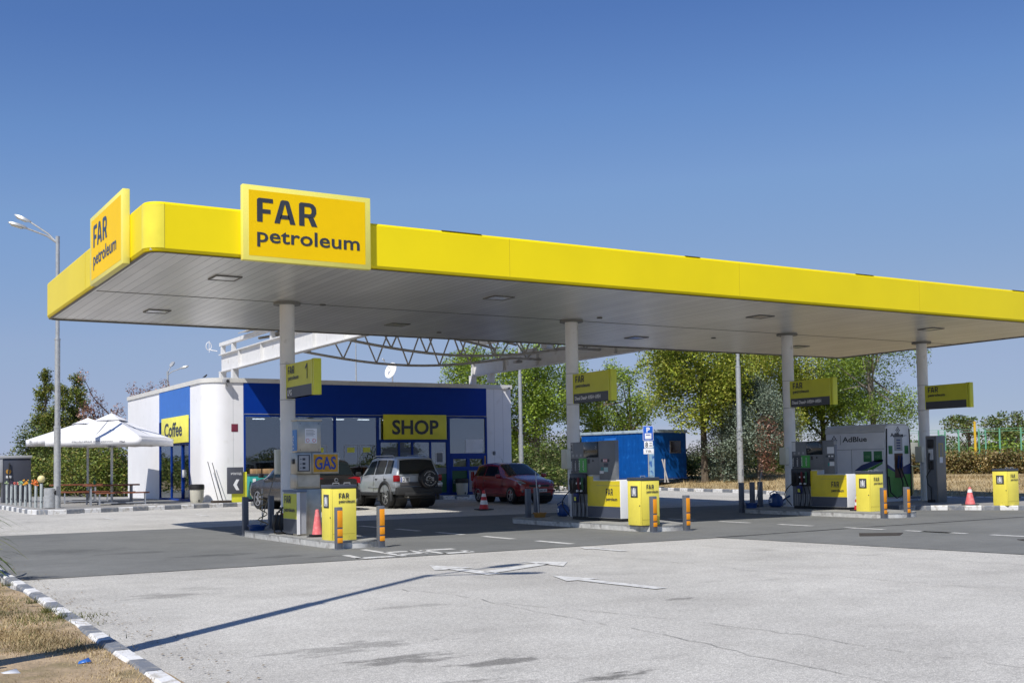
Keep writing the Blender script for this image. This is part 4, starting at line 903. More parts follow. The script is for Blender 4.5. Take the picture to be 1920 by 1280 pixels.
# shop signs
def wall_sign(label, body, loc, w, h, basis, tw, th, tx, tz, m=None):
    t = thing('shop_sign', label, 'sign', loc); R, U = basis; N = R.cross(U)
    b = MB(); a = Vector((0, 0, 0)); c = R*w+U*h+N*(.09); x = sorted((0, c.x)); y = sorted((0, c.y)); b.bbox(x[0], x[1], y[0], y[1], 0, h, .008); b.build('panel', m or mat('shop_sign_yellow', (.72, .66, .035), .45), t)
    text('lettering', body, R*tx+U*tz+N*.092, basis, tw, th, INK, t, .028)
wall_sign('yellow SHOP sign above the entrance', 'SHOP', (15.37, BY0-.06, 2.62), 2.93, 1.04, FRONT, 2.18, .62, .37, .20)
wall_sign('yellow Coffee sign on the side wall above the umbrellas', 'Coffee', (BX0-.04, 30.15, 2.60), 3.92, 1.08, LEFT, 2.75, .60, .5, .26, YBR if 0 else mat('coffee_yellow', (.85, .78, .11), .45))
# roof things
dishT = thing('satellite_dish', 'white satellite dish on legs on the shop roof', 'dish', (16.7, 25.9, 4.8))
b = MB(); dn = Vector((-.92, -.25, .30)).normalized(); q = dn.to_track_quat('Z', 'Y').to_matrix().to_4x4(); prof = [(r, r*r*.35) for r in (0.01, .10, .2, .29, .36)]
b.lathe(prof+[(r, z-.02) for r, z in prof[::-1]], n=28); b.xf(Matrix.Translation((0, 0, .88)) @ q); b.build('reflector', WHT, dishT)
b = MB(); b.cyl((.08, .05, 0), (.08, .05, .8), .03); b.cyl((.08, .05, .4), (-.25, -.1, 0), .015); b.cyl((.08, .05, .4), (.35, -.1, 0), .015); b.cyl((.08, .05, .4), (.15, .4, 0), .015); b.build('stand', WHT, dishT)
b = MB(); b.cyl(Vector((0, 0, .88)), Vector((0, 0, .88))+dn*.1+Vector((-.35, -.1, .42)), .012); b.cyl(Vector((-.38, -.12, 1.30)), Vector((-.5, -.2, 1.36)), .035); b.build('feed_arm', GAL, dishT)
vt = thing('roof_vent', 'low grey air unit on the shop roof right of the dish', 'air unit', (18.1, 26.2, 4.8)); b = MB(); b.bbox(-.6, .6, -.4, .4, 0, .26, .02); b.build('casing', MGR, vt); b = MB(); b.box(-.55, .55, -.404, -.4, .05, .2); b.build('grille', GRY, vt); b = MB(); b.bbox(-.68, .68, -.45, .45, .26, .31, .01); b.build('top', GRY, vt)
b = MB(); b.bbox(13.6, 15.4, 24.4, 24.9, 5.0, 5.06, .01); tag(b.build('roof_flashing', WHT), 'loose white sheet strip lying on the shop coping', 'sheet')
ms = thing('roof_mast', 'thin white mast on the roof seen through the truss', 'mast', (15.3, 26.5, 4.8)); b = MB(); b.cyl((0, 0, 0), (0, 0, 2.2), .035, .02); b.build('pole', GAL, ms); b = MB(); b.cyl((0, 0, 0), (0, 0, .06), .1); b.build('foot', GAL, ms)
bd_ = thing('bird', 'small dark bird perched on the white coping at the rounded corner', 'bird', (8.16, 24.7, 5.02), .6)
b = MB(); b.tube([(-.14, 0, .03), (-.06, 0, .06), (.02, 0, .09), (.08, 0, .13), (.11, 0, .16), (.16, 0, .155)], [.006, .02, .038, .03, .024, .004], 8); b.tube([(.02, .01, .06), (.02, .01, 0)], .004, 5); b.build('body', PLK, bd_)

# ================================================================== STEEL LINK ROOF (shop to canopy)
lr = thing('steel_link_roof', 'white steel beam roof with curved trusses between shop and canopy', 'roof structure', (0, 0, 0))
BW = mat('beam_white', (.70, .70, .70), .5, fac2=((.45, .42, .38), 3, .6, .8)); TR = mat('truss_paint', (.42, .40, .37), .5, fac2=((.25, .22, .19), 5, .55, .75))
def ibeam(b, x, y0, y1, z0, z1, w=.26, t=.02, f=.035):
    b.box(x-t/2, x+t/2, y0, y1, z0+f, z1-f); b.box(x-w/2, x+w/2, y0, y1, z0, z0+f); b.box(x-w/2, x+w/2, y0, y1, z1-f, z1)
    y = y0+.1
    while y < y1: b.box(x-w/2+.01, x+w/2-.01, y, y+.015, z0+f, z1-f); y += 2.6
for x, ya, z0, z1 in ((9.35, 26.4, 5.42, 6.15), (19.75, 24.2, 5.36, 5.97)):
    b = MB(); ibeam(b, x, 8.2, ya, z0, z1); b.build('main_beam', BW, lr, smooth=0)
    for y in (ya-.12, ya-1.7):
        b = MB(); b.box(x-.12, x+.12, y-.12, y+.12, 5.02 if y > 24 else 5.0, z0); b.box(x-.18, x+.18, y-.18, y+.18, 4.99, 5.02); b.build('post', BW, lr, smooth=0)
b = MB(); b.box(9.25, 9.45, 8.2, 26.4, 6.48, 6.62)
b.build('top_rail', BW, lr, smooth=0)
for y in (26.2, 24.8, 20.3, 16, 12): 
    b = MB(); b.box(9.27, 9.43, y-.08, y+.08, 6.15, 6.48); b.build('spacer', BW, lr, smooth=0)
def arch(u): return .55*(1-(2*u-1)**2)
for y in (22.6, 18.5, 14.5):
    if y > 20: continue
    b = MB(); N = 16; lo = []; hi = []
    for k in range(N+1):
        u = k/N; x = 9.4+u*(19.7-9.4); lo.append((x, y, 5.62-.42*math.sin(PI*min(1, u*1.15)) if u < .87 else 5.62-.42*math.sin(PI*min(1, u*1.15)))); hi.append((x, y, 6.25+arch(u)))
    b.tube(lo, .045, 6); b.tube(hi, .045, 6)
    for k in range(0, N, 2):
        b.tube([hi[k], lo[k+1]], .028, 6); b.tube([lo[k+1], hi[k+2]], .028, 6)
    b.build('truss', TR, lr)
for y, z in ((22.0, 6.62), (20.3, 6.62), (16.4, 6.62), (12.3, 6.62)):
    b = MB(); pts = [(9.4+k/16*10.3, y, z-.25+arch(k/16)) for k in range(17)]; b.tube(pts, .05, 6); b.build('purlin', TR, lr)
b = MB(); N = 60
v = []
for j, y in enumerate((7.6, 23.2)):
    for k in range(N+1): u = k/N; v.append((9.0+u*10.9, y, 6.68+arch(u)+(.02 if k % 2 else 0)))
b.add(v, [(k, k+1, N+2+k, N+1+k) for k in range(N)]); rs = b.build('roof_sheet', mat('sheet_offwhite', (.62, .60, .56), .5), lr, smooth=0)
sol = rs.modifiers.new('thick', 'SOLIDIFY'); sol.thickness = .03
b = MB(); b.bbox(19.6, 19.9, 17.9, 18.3, 6.0, 6.45, .02); b.bbox(19.55, 19.62, 18.6, 19.6, 5.9, 6.1, .01); b.build('junction_box', BW, lr)
for y in (19.6, 15.7):
    f_ = thing('beam_floodlight', 'small dark floodlight on the right hand steel beam, %s' % ('nearer the shop' if y > 18 else 'nearer the second column'), 'lamp', (19.58, y, 5.75))
    b = MB(); b.tube([(0, 0, 0), (-.2, -.1, .02), (-.35, -.2, -.12)], .03); b.build('arm', TR, f_); b = MB(); b.bbox(-.55, -.28, -.4, -.1, -.22, -.12, .02); b.build('head', TR, f_)
aer = thing('aerial', 'small round white aerial on a bracket at the shop end of the left beam', 'aerial', (9.2, 26.5, 6.3))
b = MB(); b.tube([(0, 0, 0), (-.25, .1, .05), (-.30, .1, .1)], .02); b.cyl((-.3, .1, -.05), (-.3, .1, .42), .012)
b.tube([(-.32+.11*math.cos(a), .1, .2+.16*math.sin(a)) for a in [k*PI/8 for k in range(17)]], .016, 6); b.build('ring', WHT, aer)

# ================================================================== AROUND THE SHOP
ex = thing('exit_sign', 'grey and yellow exit sign with a white arrow left of the shop window', 'sign', (8.6, 22.95, .246))
b = MB(); b.bbox(.08, .66, .05, .12, .0, 1.14, .008); b.build('yellow_board', YBR if 0 else mat('exit_yellow', (.78, .78, .05), .4), ex)
b = MB(); b.bbox(-.12, .50, -.02, .05, .32, 1.32, .02); gb = b.build('grey_board', mat('exit_grey', (.075, .08, .10), .4), ex)
text('lettering', 'ИЗХОД', (.02, -.022, 1.02), FRONT, .40, .10, PAPER, gb, .02)
b = MB(); b.add([(x, -.024, z) for x, z in ((.10, .66), (.22, .86), (.34, .86), (.24, .66), (.34, .46), (.22, .46))], [(0, 1, 2, 3), (0, 3, 4, 5)]); b.build('arrow', PAPER, gb)
lt = thing('litter_bin', 'cream plastic bin with a black liner beside the coffee door', 'bin', (7.65, 24.05, .246))
def lbin(t):
    b = MB(); b.lathe([(.20, 0), (.25, .12), (.27, .62), (.25, .63), (.22, .1)], n=18); b.build('bucket', mat('cream_plastic', (.55, .53, .45), .55), t)
    b = MB(); b.lathe([(.285, .50), (.29, .60), (.28, .68), (.24, .70), (.20, .60), (.1, .55)], n=14); b.build('liner', BLK, t)
    b = MB(); b.box(-.02, .02, -.29, -.27, .03, .12); b.build('pedal', BLK, t)
lbin(lt)
lt2 = thing('litter_bin', 'cream plastic bin with a black liner right of the shop entrance', 'bin', (18.85, 23.55, .246)); lbin(lt2)
for x, lab in ((19.5, 'slim steel ashtray post nearest the entrance bin'), (19.72, 'slim steel ashtray post nearest the red car')):
    t = thing('ashtray_post', lab, 'ashtray', (x, 23.5, .246)); b = MB(); b.cyl((0, 0, 0), (0, 0, .78), .06, n=14); b.build('post', GAL, t); b = MB(); b.cyl((0, 0, 0), (0, 0, .03), .11, n=14); b.cyl((0, 0, .78), (0, 0, .82), .065, n=14); b.build('cap', MGR, t)
for k, (p, q_) in enumerate((((.0, 0, 0), (-.30, .38, 1.55)), ((.18, .02, 0), (-.12, .40, 1.5)))):
    t = thing('broom', ('thin black broom leaning on the rounded white wall, the left one', 'thin black broom leaning on the rounded white wall, the right one')[k], 'broom', (8.35, 23.6, .25)); b = MB(); b.cyl(p, q_, .014, n=8); b.build('handle', PLK, t); b = MB(); b.bbox(p[0]-.12, p[0]+.12, -.03, .03, 0, .06, .01); b.build('brush', PLK, t)
b = MB(); b.bbox(7.95, 8.65, 22.95, 23.3, .25, .33, .01); tag(b.build('door_mat', mat('mat_brown', (.06, .045, .035), .9)), 'dark brown mat lying on the kerb left of the exit sign', 'mat')
tc = thing('display_box', 'teal advertising cabinet with a meat picture under the shop window', 'cabinet', (9.45, 23.25, .30))
b = MB(); b.bbox(0, 1.25, 0, .6, .05, .93, .02); cbx = b.build('cabinet', TEAL, tc); b = MB(); b.bbox(-.02, 1.27, -.02, .62, .93, 1.0, .01); b.build('lid', GRY, tc)
b = MB(); b.prism([(.45, .25), (.75, .12), (1.15, .2), (1.2, .6), (.95, .82), (.6, .7)], 'y', -.006, 0); pc = b.build('picture', mat('print_dark', (.05, .02, .01), .5), cbx)
for (x, z, r_, c) in ((.68, .52, .10, (.45, .2, .08)), (.9, .55, .09, (.5, .25, .1)), (.78, .30, .09, (.5, .08, .03)), (1.0, .32, .08, (.55, .12, .05)), (1.02, .66, .07, (.5, .3, .15))):
    b = MB(); b.prism([(x+r_*math.cos(a)*1.3, z+r_*math.sin(a)*.6) for a in [k*PI/6 for k in range(12)]], 'y', -.010, -.005); b.build('print_piece', mat('print_%d' % int(x*100+z*10), c, .5), pc)
b = MB(); b.box(.12, .24, -.008, 0, .62, .82); b.build('price_label', PAPER, cbx)
b = MB(); b.box(.12, 1.1, .08, .5, 0, .05); b.build('feet', BLK, tc)
for x, lab in ((9.6, 'small cardboard box on the teal cabinet, left one'), (10.1, 'small cardboard box on the teal cabinet, right one, by the dark car')):
    t = thing('cardboard_box', lab, 'box', (x, 23.4, 1.30)); b = MB(); b.bbox(0, .36, 0, .28, 0, .19, .006); cbb = b.build('carton', CARD, t); b = MB(); b.box(.15, .2, -.003, .283, 0, .1925); b.build('tape', mat('tape_tan', (.42, .30, .16), .4), cbb)
for x0, lab in ((5.2, 'white painted wheel stop on the asphalt near the umbrellas'), (17.6, 'white concrete wheel stop behind the red car')):
    b = MB(); b.bbox(x0, x0+.9, 21.6 if x0 > 10 else 23.4, 21.75 if x0 > 10 else 23.55, .09 if x0 > 10 else .246, .22 if x0 > 10 else .27, .02)
    tag(b.build('wheel_stop', KW), lab, 'wheel stop')
# umbrellas
def umbrella(name, label, cx, cy, s, rot, h, hp, words):
    t = thing('parasol', label, 'umbrella', (cx, cy, .246), rot, 'white parasols over the tables'); h -= .246; hp -= .246
    def P(u, v_, k=1.): # canopy surface point, sagging between the ribs
        r = max(abs(u), abs(v_)); edge = 1-(min(abs(u), abs(v_))/max(r, 1e-6))
        return (u*s/2, v_*s/2, h+(hp-h)*(1-r)-.05*math.sin(PI*min(r, 1))*edge+(.0 if r < 1 else 0))
    b = MB(); N = 16; g = {}
    vs = [P(-1+2*i/N, -1+2*j/N) for j in range(N+1) for i in range(N+1)]
    fs = []
    for j in range(N):
        for i in range(N):
            a, c, d, e = j*(N+1)+i, j*(N+1)+i+1, (j+1)*(N+1)+i+1, (j+1)*(N+1)+i
            if (i < N/2) == (j < N/2): fs += [(a, c, d), (a, d, e)]
            else: fs += [(a, c, e), (c, d, e)]
    b.add(vs, fs)
    # hanging valance with slight waves
    per = [(-1+2*i/N, -1) for i in range(N)]+[(1, -1+2*i/N) for i in range(N)]+[(1-2*i/N, 1) for i in range(N)]+[(-1, 1-2*i/N) for i in range(N)]
    n = len(per); vs = []
    for q in range(2):
        for i, (u, v_) in enumerate(per):
            w_ = .015*math.sin(i*1.9)*q; vs.append((u*(s/2+w_+.004), v_*(s/2+w_+.004), P(u, v_)[2]-q*(.27+.012*math.sin(i*2.3))))
    b.add(vs, [(i, (i+1) % n, n+(i+1) % n, n+i) for i in range(n)])
    cv = b.build('canopy', FAB, t, smooth=.3); cv.modifiers.new('thick', 'SOLIDIFY').thickness = .006
    b = MB(); k = .26; q0 = hp-(hp-h)*k+.05
    b.add([(-s/2*k, -s/2*k, q0), (s/2*k, -s/2*k, q0), (s/2*k, s/2*k, q0), (-s/2*k, s/2*k, q0), (0, 0, hp+.10)], [(0, 1, 4), (1, 2, 4), (2, 3, 4), (3, 0, 4)]); b.build('vent_cap', FAB, t, smooth=0)
    b = MB(); b.cyl((0, 0, 0), (0, 0, hp+.08), .045, n=12); b.cyl((0, 0, hp+.08), (0, 0, hp+.16), .025, .01); b.build('pole', mat('pole_white', (.55, .57, .58), .4), t)
    b = MB(); b.bbox(-.4, .4, -.4, .4, 0, .08, .02); b.build('foot', CONC, t)
    for (u, v_) in ((-1, -1), (1, -1), (1, 1), (-1, 1), (0, -1), (1, 0), (0, 1), (-1, 0)):
        b = MB(); b.cyl((0, 0, hp-.02), (u*s/2*.98, v_*s/2*.98, h-.02), .014, n=6); b.cyl((0, 0, h-.35), (u*s/4, v_*s/4, h+(hp-h)/2-.05), .012, n=6); b.build('rib', GMT, t)
    for (body, side, x, w_, hh, z) in words:
        y = -s/2-.025
        if side == 'f': text('lettering', body, (x, y, h-.17+z), FRONT, w_, hh, INK, cv)
        else: text('lettering', body, (-s/2-.025, x, h-.17+z), LEFT, w_, hh, INK, cv)
    return t
umbrella('parasol', 'nearer white canvas parasol, its corner overlapping the Coffee sign', 4.80, 25.3, 3.5, math.radians(-34), 2.70, 3.58, [('Handcrafted with passion', 'f', -.75, 1.5, .09, 0), ('~', 'f', 1.0, .2, .05, 0)])
umbrella('parasol', 'farther white canvas parasol with dark lettering, behind the tall lamp post', 4.9, 30.3, 4.3, math.radians(-2), 2.86, 3.62, [('Bianculi', 'f', -1.5, .62, .15, 0), ('caffe', 'f', -1.0, .2, .05, -.07), ('Bianculi', 'l', .6, .75, .15, 0), ('caffe', 'l', .1, .2, .05, -.07)])
# picnic sets
def table_set(label, loc, rz, L=2.0):
    t = thing('picnic_table', label, 'table', loc, rz, 'wooden picnic tables under the parasols')
    b = MB()
    for k in range(5): b.bbox(-L/2, L/2, -.38+k*.155, -.24+k*.155, .70, .755, .006)
    b.build('tabletop', WOOD, t)
    for sx in (-1, 1):
        b = MB(); x = sx*(L/2-.28)
        for y in (-.3, .3): b.box(x-.03, x+.03, y-.03, y+.03, 0, .72)
        b.box(x-.028, x+.028, -.27, .27, .66, .715); b.box(x-.028, x+.028, -.27, .27, .12, .16); b.build('leg_frame', GMT, t, smooth=0)
    return t
def bench(label, loc, rz, L=1.9):
    t = thing('bench', label, 'bench', loc, rz, 'wooden benches at the picnic tables')
    b = MB()
    for k in range(2): b.bbox(-L/2, L/2, -.15+k*.155, -.005+k*.155, .415, .465, .006)
    b.build('seat', WOOD, t)
    for sx in (-1, 1):
        b = MB(); x = sx*(L/2-.15)
        for y in (-.12, .12): b.box(x-.022, x+.022, y-.022, y+.022, 0, .43)
        b.box(x-.02, x+.02, -.1, .1, .06, .10); b.build('leg_frame', GMT, t, smooth=0)
    b = MB(); b.box(-L/2+.17, L/2-.17, -.02, .02, .06, .10); b.build('stretcher', GMT, t, smooth=0)
rz = math.radians(-8)
for (cx, cy, lab, l1, l2) in ((4.75, 25.2, 'nearer dark red wooden picnic table under the parasols', 'front bench of the nearer picnic table, facing the forecourt', 'rear bench of the nearer picnic table, under the parasol poles'),
                    (4.25, 29.3, 'farther dark red picnic table behind the lamp post', 'front bench of the farther picnic table', 'rear bench of the farther picnic table by the hedge')):
    table_set(lab, (cx, cy, .246), rz); bench(l1, (cx+.25, cy-.75, .246), rz); bench(l2, (cx+.1, cy+.8, .246), rz)
vs = thing('flower_vase', 'small green vase on the nearer picnic table', 'vase', (4.2, 25.4, 1.0)); b = MB(); b.lathe([(.04, 0), (.05, .08), (.03, .16)], n=12); b.build('vase', DGN, vs); b = MB(); b.tube([(0, 0, .12), (.02, 0, .3)], .006, 5); b.tube([(0, 0, .12), (-.04, .01, .26)], .005, 5); b.build('stems', DGN, vs)

# row of capped posts with ornaments
POSTM = mat('post_galv', (.46, .50, .50), .45, metal=.3, var=.1)
ORN = [('pale green plastic flower', (.35, .45, .25)), ('dark pansy flower', (.05, .03, .07)), ('red and white flower', (.6, .15, .12)), ('green and white flower', (.3, .5, .3)), ('orange blossom', (.85, .42, .03)), ('dark green tuft', (.03, .12, .08)), ('coral flower', (.8, .22, .05)), ('yellow globe lamp', None)]
pp = [(1.72, 29.9), (1.80, 28.4), (1.82, 27.4), (1.86, 26.5), (1.88, 25.7), (1.92, 24.8), (1.96, 24.0), (2.05, 23.2)]
pxs = [5, 20, 30, 40, 50, 60, 69, 80]; yb = [945, 944.5, 946, 948, 949, 950.5, 952, 953]
def on_plane(x, y, z):
    d = fw+cr*((x-960)/FPX)-cu*((y-640-132.99)/FPX); k = (z-CPOS.z)/d.z; return CPOS.x+d.x*k, CPOS.y+d.y*k
for i, ((nm, c), (x, y)) in enumerate(zip(ORN, pp)):
    y = 23.0+(7-i)*1.05; x = 1.96-.02*(7-i)
    t = thing('post', 'grey steel kerb post topped with a '+nm, 'post', (x, y, .246), group='steel posts along the pavement kerb')
    b = MB(); tilt = (.02*math.sin(i*2.2), .015*math.cos(i)); hh = .80 if i % 2 else .78
    if i in (5, 7): hh = .86
    b.cyl((0, 0, 0), (tilt[0], tilt[1], hh), .05, n=14); b.build('tube', POSTM, t)
    b = MB(); b.box(-.012, .012, -.055, -.045, .2, .25); b.build('fixing', INK, t)
    if c is None:
        b = MB(); b.lathe([(.05, hh), (.06, hh+.03)], n=14); b.build('collar', PLK, t)
        b = MB(); b.lathe([(.13*math.sin(a)+.001, hh+.15-.13*math.cos(a)) for a in [k*PI/12 for k in range(13)]], n=20); b.build('globe', mat('globe_cream', (.72, .62, .30), .35), t)
    else:
        rnd = random.Random(i); b = MB()
        for k in range(16 if i in (4, 6) else 9):
            a = rnd.uniform(0, 2*PI); e = rnd.uniform(.03, .16 if i in (4, 6) else .09); z = hh+rnd.uniform(.0, .2 if i in (4, 6) else .12)
            p = Vector((e*math.cos(a), e*math.sin(a), z)); b.lathe([(.004, -.02), (.03, 0), (.022, .02), (.004, .03)], p, n=6)
            b.tube([(0, 0, hh-.02), p], .004, 4)
        b.build('flowers', mat('flower_%d' % i, c, .6), t)
# silver litter bin by the lamp post
sbn = thing('steel_bin', 'silver cylindrical steel litter bin at the foot of the tall lamp post', 'bin', (2.22, 22.75, .246))
b = MB(); b.cyl((0, 0, .02), (0, 0, .68), .22, n=24); b.cyl((0, 0, .68), (0, 0, .70), .225, .19, n=24); b.build('drum', GAL, sbn)
b = MB(); b.cyl((.14, -.155, .54), (.165, -.185, .54), .085, n=20); b.build('opening', BLK, sbn)
b = MB(); b.cyl((0, 0, 0), (0, 0, .03), .19, n=20); b.build('base', PLK, sbn)
# vacuum / air machine
am = thing('vacuum_machine', 'dark grey coin vacuum machine with a pale top behind the posts', 'machine', (2.05, 32.6, .20))
b = MB(); b.bbox(-.1, 1.0, 0, .7, 0, 1.9, .02); amb = b.build('cabinet', mat('machine_dark', (.05, .055, .075), .4), am)
b = MB(); b.bbox(-.32, 1.04, -.05, .75, 1.9, 2.02, .02); b.build('top', LGR, am); b = MB(); b.bbox(-.28, -.10, -.02, .5, .9, 1.9, .01); b.build('side_panel', LGR, am)
b = MB(); b.cyl((.12, -.02, 1.35), (.12, .01, 1.35), .10, n=18); dl = b.build('dial', mat('amber_plastic', (.6, .3, .03), .4), amb); b = MB(); b.cyl((.12, -.03, 1.35), (.12, -.02, 1.35), .045, n=14); b.build('dial_centre', MGR, dl)
b = MB(); b.box(.02, .25, -.01, 0, 1.08, 1.18); b.build('label', PAPER, amb); b = MB(); b.tube([(.15, -.05, 1.7), (.1, -.12, 1.2), (.2, -.15, .6), (.5, -.1, .4), (.6, -.05, .9)], .03); b.build('hose', BLK, am)
sg = thing('round_road_sign', 'round blue traffic sign with a white mark at the left edge', 'sign', (1.35, 35.5, .15))
b = MB(); b.cyl((0, .03, 0), (0, .03, 2.9), .035); b.build('pole', GAL, sg); b = MB(); b.cyl((0, -.02, 2.55), (0, 0, 2.55), .5, n=32); ds_ = b.build('disc', mat('sign_blue', (.01, .16, .55), .4), sg)
b = MB(); b.tube([(-.2, -.03, 2.3), (-.2, -.03, 2.65), (-.02, -.03, 2.78), (.15, -.03, 2.65), (.15, -.03, 2.3)], .05, 6); b.build('arrow', PAPER, ds_)

# ================================================================== CARS
def car_shell(stations):
    """stations: x, w(half width), zb(bottom), zm(bulge), zs(shoulder), wr(half roof), zr(rail), zc(centre top)"""
    S = sorted(stations)
    def st(x):
        if x <= S[0][0]: return S[0][1:]
        for a, c in zip(S[:-1], S[1:]):
            if a[0] <= x <= c[0]:
                t = (x-a[0])/max(1e-6, c[0]-a[0]); return tuple(p+(q-p)*t for p, q in zip(a[1:], c[1:]))
        return S[-1][1:]
    def P(x, t, sd=1, off=0.):
        w, zb, zm, zs, wr, zr, zc = st(x)
        k = [(0, zb), (w*.90, zb), (w*.985, zb+.10), (w, zm), (w*.965, zs), (wr, zr), (wr*.82, zr+(zc-zr)*.75), (0, zc)]
        t = min(max(t, 0), 6.9999); i = int(t); f = t-i
        y = k[i][0]+(k[i+1][0]-k[i][0])*f; z = k[i][1]+(k[i+1][1]-k[i][1])*f
        if off:
            dy, dz = k[i+1][0]-k[i][0], k[i+1][1]-k[i][1]; L = math.hypot(dy, dz) or 1; y += off*dz/L; z -= off*dy/L
        return Vector((x, sd*y, z))
    return S, st, P
def build_body(S, P, m, parent, wheels, wr_, sub=5):
    xs = []
    for a, c in zip(S[:-1], S[1:]):
        n = max(1, round((c[0]-a[0])/.12)); xs += [a[0]+(c[0]-a[0])*k/n for k in range(n)]
    xs.append(S[-1][0]); ts = [0, 1, 2, 2.5, 3, 3.5, 4, 4.5, 5, 5.5, 6, 6.5]
    b = MB(); v = []
    for x in xs:
        v += [P(x, t, 1) for t in ts]+[P(x, 7, 1)]+[P(x, t, -1) for t in ts[::-1][:-1]]
    n = len(ts)+1+len(ts)-1
    f = [(i*n+k, i*n+(k+1) % n, (i+1)*n+(k+1) % n, (i+1)*n+k) for i in range(len(xs)-1) for k in range(n)]
    f += [tuple(range(n)), tuple(range((len(xs)-1)*n, len(xs)*n))[::-1]]
    b.add(v, f); o = b.build('body', m, parent, smooth=.55)
    c = MB()
    for (x, z) in wheels:
        for sd in (-1, 1): c.cyl((x, sd*.55, z), (x, sd*1.3, z), wr_, n=28)
    cut = c.build('cut', m); md = o.modifiers.new('arch', 'BOOLEAN'); md.object = cut; md.operation = 'DIFFERENCE'; md.solver = 'EXACT'
    dg = bpy.context.evaluated_depsgraph_get(); me = bpy.data.meshes.new_from_object(o.evaluated_get(dg)); o.modifiers.clear(); o.data = me
    bpy.data.objects.remove(cut); me.polygons.foreach_set('use_smooth', [True]*len(me.polygons)); me.set_sharp_from_angle(angle=.55)
    return o
CGS = mat('car_side_glass', (.010, .015, .018), .12, spec=.12, var=0)
def patch(name, P, quad, m, parent, sd=1, off=.011, n=12, both=False):
    """quad: four (x, t) corners, counter order; laid on the shell and lifted slightly"""
    b = MB()
    for s_ in ((1, -1) if both else (sd,)):
        v = []
        for j in range(n+1):
            for i in range(n+1):
                u, w = i/n, j/n; a, c, d, e = quad
                x = (a[0]*(1-u)+c[0]*u)*(1-w)+(e[0]*(1-u)+d[0]*u)*w; t = (a[1]*(1-u)+c[1]*u)*(1-w)+(e[1]*(1-u)+d[1]*u)*w
                v.append(P(x, t, s_, off))
        b.add(v, [(j*(n+1)+i, j*(n+1)+i+1, (j+1)*(n+1)+i+1, (j+1)*(n+1)+i) for j in range(n) for i in range(n)])
    return b.build(name, m, parent, smooth=1.2)
ALLOY = mat('alloy', (.55, .56, .58), .3, metal=.8, var=.05)
CGL = mat('car_glass', (.012, .018, .022), .05, spec=.35, var=0)
TRIM = mat('car_trim_black', (.025, .026, .028), .6)
def wheel(parent, x, y, r, sd, w=.2):
    b = MB(); b.cyl((x, sd*.25, r*1.02), (x, y-sd*w*.45, r*1.02), r*1.22, n=24); b.build('wheel_well', BLK, parent)
    b = MB(); yo = y+sd*w/2; yi = y-sd*w/2
    def lat(pr, n=30): # profile of (radius, y offset)
        v = [(x+rr*math.cos(t*2*PI/n), yy, r+rr*math.sin(t*2*PI/n)) for rr, yy in pr for t in range(n)]
        return v, [(i*n+t, i*n+(t+1) % n, (i+1)*n+(t+1) % n, (i+1)*n+t) for i in range(len(pr)-1) for t in range(n)]
    v, f = lat([(r*.64, yi), (r*.96, yi), (r, yi+sd*.02), (r, yo-sd*.025), (r*.96, yo), (r*.68, yo), (r*.64, yo-sd*.03), (r*.64, yi)]); b.add(v, f); t = b.build('tyre', BLK, parent)
    b = MB(); v, f = lat([(r*.66, yo-sd*.01), (r*.60, yo-sd*.005), (r*.60, yo-sd*.07), (.01, yo-sd*.08)]); b.add(v, f, 1)
    for k in range(5):
        a = k*2*PI/5+.3; a2 = a+.17; a3 = a-.17
        v = [(x+q*math.cos(g), yo-sd*d, r+q*math.sin(g)) for q, g, d in ((r*.12, a+.6, .01), (r*.62, a2, .02), (r*.62, a3, .02), (r*.12, a-.6, .01))]
        v += [(p[0], p[1]-sd*.03, p[2]) for p in v]; b.add(v, [(0, 1, 2, 3), (0, 1, 5, 4), (2, 3, 7, 6), (1, 2, 6, 5)], 0)
    b.cyl((x, yo-sd*.02, r), (x, yo+sd*.002, r), r*.16, n=12, m=0)
    v, f = lat([(r*.68, yo+sd*.002), (r*.60, yo+sd*.002)]); b.add(v, f, 0)
    b.build('rim', [ALLOY, TRIM], t)
def plate(parent, x, y, z, w, body, fwd, h=.11):
    b = MB(); b.bbox(x-.008, x+.008, y-w/2, y+w/2, z, z+h, .003); p = b.build('number_plate', PAPER, parent)
    b = MB(); xx = x+fwd*.0095; sgn = 1 if fwd < 0 else -1
    ys = y+(w/2 if fwd < 0 else -w/2); b.add([(xx, ys, z+.004), (xx, ys-sgn*.04, z+.004), (xx, ys-sgn*.04, z+h-.004), (xx, ys, z+h-.004)], [(0, 1, 2, 3)]); b.build('blue_band', mat('plate_blue', (.01, .05, .35), .4), p)
    R = Vector((0, -1, 0)) if fwd < 0 else Vector((0, 1, 0)); o = Vector((x+fwd*.0095, y+(w/2-.06 if fwd < 0 else -w/2+.06), z+.022))
    text('plate_text', body, o, (R, Vector((0, 0, 1))), w-.09, h-.045, INK, p, .015)
def mirror(parent, x, y, z, sd, m):
    b = MB(); b.cyl((x, y, z-.03), (x, y+sd*.1, z), .02, n=8); s = len(b.v); b.bbox(x-.06, x+.06, y+sd*.16-.09, y+sd*.16+.09, z-.04, z+.10, .03); b.build('mirror', m, parent)

